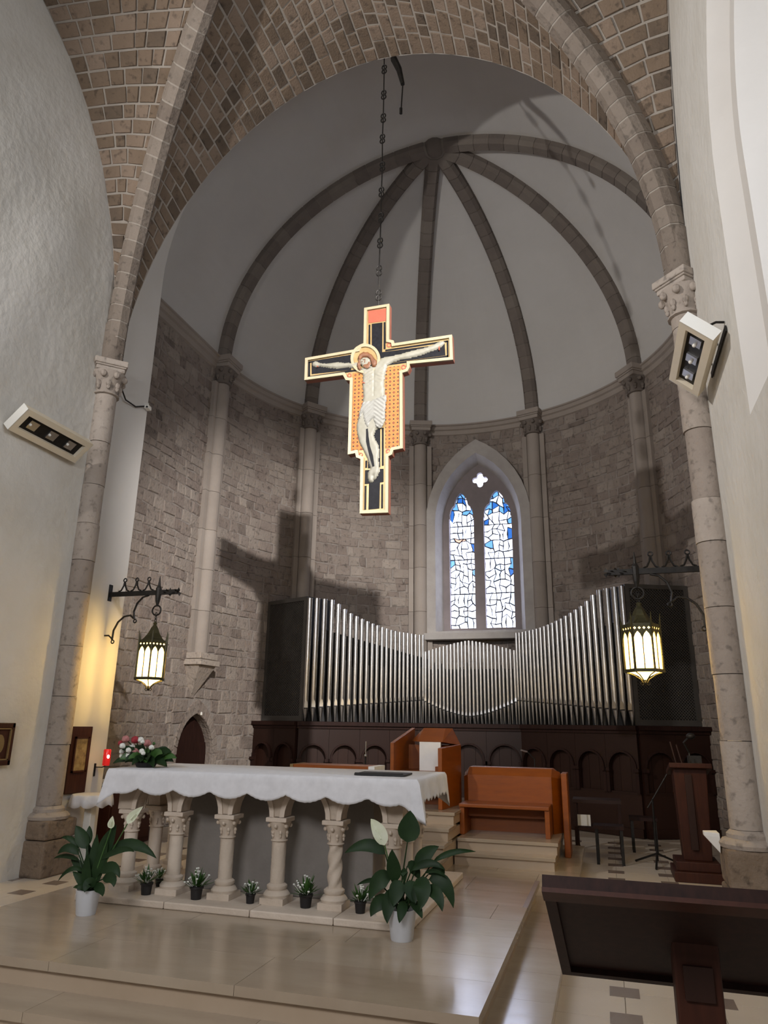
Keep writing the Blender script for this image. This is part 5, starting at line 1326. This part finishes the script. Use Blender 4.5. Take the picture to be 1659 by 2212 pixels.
cR = lambda a, b: (560+a*0.3014, 1600+b*0.3014)
pR = at(868, 2030, 2, Z2)
lily('peace lily in a white pot at the right front corner of the altar', pR.x, pR.y-0.0, Z2, 0.086, 0.165, cR, [
    ((1062,730),(1075,620),(1082,500),0.135,0.02), ((905,815),(790,690),(612,805),0.075,-0.06), ((985,1010),(950,900),(952,778),0.085,-0.05), ((1125,910),(1180,800),(1288,758),0.085,0.05),
    ((1245,868),(1380,770),(1552,795),0.034,0.08), ((1090,930),(1230,830),(1332,925),0.045,0.0), ((1190,950),(1260,905),(1335,975),0.022,-0.04), ((945,990),(850,950),(788,1145),0.100,-0.08),
    ((850,1005),(790,985),(700,1035),0.025,0.02), ((1130,990),(1200,1040),(1150,1215),0.100,-0.12), ((1215,995),(1350,960),(1392,1200),0.085,-0.02), ((1190,1065),(1290,1060),(1312,1225),0.075,-0.1),
    ((940,1150),(840,1130),(798,1262),0.085,-0.08), ((985,1060),(905,1150),(918,1312),0.085,-0.12), ((1040,1150),(1020,1210),(1003,1308),0.06,-0.14), ((1090,1150),(1140,1190),(1168,1275),0.05,-0.12),
    ((1040,960),(1030,900),(1045,1020),0.05,0.0), ((1080,1000),(1090,1080),(1120,1170),0.09,-0.09), ((1010,1000),(975,1080),(960,1190),0.09,-0.1), ((1060,900),(1110,880),(1150,1000),0.07,0.04),
    ((1210,960),(1330,880),(1310,990),0.05,0.05)], [((900,750),(855,640),(800,560),0.085,-0.03)], None)
cL = lambda a, b: (a*0.3376, 1560+b*0.3376)
pL = at(185, 1975, 2, Z2)
lily('peace lily in a white pot at the left front corner of the altar', pL.x, pL.y, Z2, 0.080, 0.150, cL, [
    ((552,810),(525,730),(485,662),0.085,0.0), ((560,790),(575,720),(572,662),0.05,0.03), ((505,810),(460,725),(392,738),0.035,-0.03), ((505,850),(440,760),(368,845),0.055,-0.05), ((510,885),(420,835),(343,872),0.028,0.0),
    ((545,960),(460,890),(370,1018),0.030,-0.06), ((650,860),(690,760),(745,655),0.090,0.03), ((700,830),(860,720),(1002,872),0.075,0.06), ((640,880),(800,780),(860,830),0.04,0.0), ((640,965),(740,880),(765,995),0.070,-0.02),
    ((655,1005),(740,970),(728,1055),0.065,-0.08), ((600,1050),(660,1050),(657,1115),0.060,-0.08), ((562,1080),(548,960),(560,840),0.060,-0.05), ((600,1080),(600,880),(622,715),0.080,0.02), ((590,1070),(640,900),(690,740),0.080,0.0),
    ((560,1070),(520,1000),(465,955),0.055,-0.06), ((570,1080),(520,1040),(468,1058),0.035,-0.08), ((560,1000),(500,900),(455,880),0.05,0.03), ((620,980),(640,900),(700,850),0.08,0.04), ((580,1000),(590,920),(560,760),0.07,0.05), ((610,1050),(560,1000),(540,1090),0.07,-0.1)],
    [((712,680),(712,650),(722,600),0.045,0.0), ((815,650),(850,600),(915,540),0.060,0.05)], None)
# small white-flowered pots on the altar base
def little(lab, x, y, s):
    r = thing('flower_pot', lab, 'potted flowers', (x, y, 0.346), 0, 'small flower pots between the altar columns')
    MB().lathe([(0.030*s,0),(0.036*s,0.055*s),(0.041*s,0.058*s),(0.041*s,0.07*s),(0.034*s,0.07*s)], (0,0,0), 16).build('pot', 'black', r, smooth=True)
    m = MB()
    for k in range(44):
        a = rnd(0, 6.28); e = rnd(0.15, 1.4); l = rnd(0.05, 0.115)*s; d = Vector((math.cos(a)*math.cos(e), math.sin(a)*math.cos(e), math.sin(e))); b = Vector((0,0,0.06*s))+d*0.015; t = b+d*l; sd = d.cross(Vector((0,0,1))).normalized()*0.011*s
        m.add([b, b.lerp(t,0.5)-sd, t, b.lerp(t,0.5)+sd], [(0,1,2,3)])
    tag(m.build('foliage', 'leaf_bright', r, fix=False), kind='stuff')
    for k in range(int(14*s)):
        a = rnd(0, 6.28); rr = rnd(0, 0.085)*s; z = (0.165-rr*0.6+rnd(-0.03, 0.012))*s; c = Vector((rr*math.cos(a), rr*math.sin(a), z))
        mm = MB(); mm.ball(c, (0.009, 0.009, 0.006), 6, 4); mm.tube([(c.x*0.3,c.y*0.3,0.06*s), c], 0.0015, 4); mm.build('flower', 'petal_white', r)
for (a, b, s, lab) in ((315,1932,1.1,'fuller pot of white flowers in the leftmost altar arch'), (300,1906,0.75,'dark green pot behind the fuller flower pot at the altar’s left end'), (423,1942,1.15,'bushy pot of white flowers in the second altar arch from the left'), (540,1951,0.85,'smallest sparse pot of flowers in the middle altar arch'),
                   (660,1960,1.15,'tall loose pot of white flowers in the fourth altar arch'), (778,1972,1.0,'pot of white flowers beside the large right peace lily')):
    p = at(a, b, 2, 0.346) if s != 0.75 else Vector((-0.92, 5.10, 0.346)); little(lab.replace('’', ''), p.x, p.y, s)
# flower arrangement on the altar
fa = thing('flower_arrangement', 'arrangement of red, pink and white roses on the left end of the altar', 'flowers', (-1.10, 5.04, 1.176))
MB().lathe([(0.07,0),(0.085,0.03),(0.06,0.05)], (0,0,0), 14).build('tray', 'black', fa)
for k in range(30):
    a = 2*math.pi*k/30+rnd(-.1,.1); up = rnd(-0.02, 0.10) if k % 2 else rnd(-0.05, 0.03); l = rnd(0.13, 0.23); d = Vector((math.cos(a), math.sin(a)*0.62, 0)); b0 = Vector((0,0,0.04))+d*0.05; t = b0+d*l+Vector((0,0,up)); blade(fa, 'leaf', b0, b0.lerp(t,0.5)+Vector((0,0,0.06)), t, rnd(0.05,0.085), 'leaf_bright' if k % 3 == 0 else 'leaf', n=6)
rr_ = random.Random(5)
cA = lambda a, b: (120+a*240/1659, 1540+b*240/1659)
for (a, b, s, mt) in ((1050,390,60,'petal_pink'),(1190,400,62,'petal_red'),(1275,400,48,'petal_white'),(1370,450,60,'petal_pink'),(975,450,45,'petal_red'),(1145,500,46,'petal_white'),(1000,490,46,'petal_white'),(1435,515,42,'petal_white'),(1180,590,75,'petal_pink'),(990,575,40,'petal_white'),
                      (990,640,40,'petal_white'),(1090,555,42,'petal_white'),(1090,630,42,'petal_white'),(1290,570,42,'petal_white'),(1470,455,24,'leaf_bright'),(1300,430,34,'petal_white'),(1310,600,34,'petal_white')):
    px, py = cA(a, b); p = at(px, py, 1, 4.98+rr_.uniform(-0.06, 0.04))-Vector((-1.10, 5.04, 1.176)); rad = s*240/1659/F_PX*5.7
    m = MB(); m.ball(p, (rad*0.72, rad*0.72, rad*0.85), 8, 6)
    for j in range(8):
        t = j*2.4; q = p+Vector((math.cos(t)*rad*0.42, math.sin(t)*rad*0.42, rad*0.25*math.sin(j*1.7))); m.ball(q, (rad*0.55, rad*0.55, rad*0.6), 7, 5)
    fl = m.build('rose', mt, fa, smooth=True); MB().tube([Vector((0,0,0.04)), p], 0.004, 4).build('stem', 'leaf', fa)
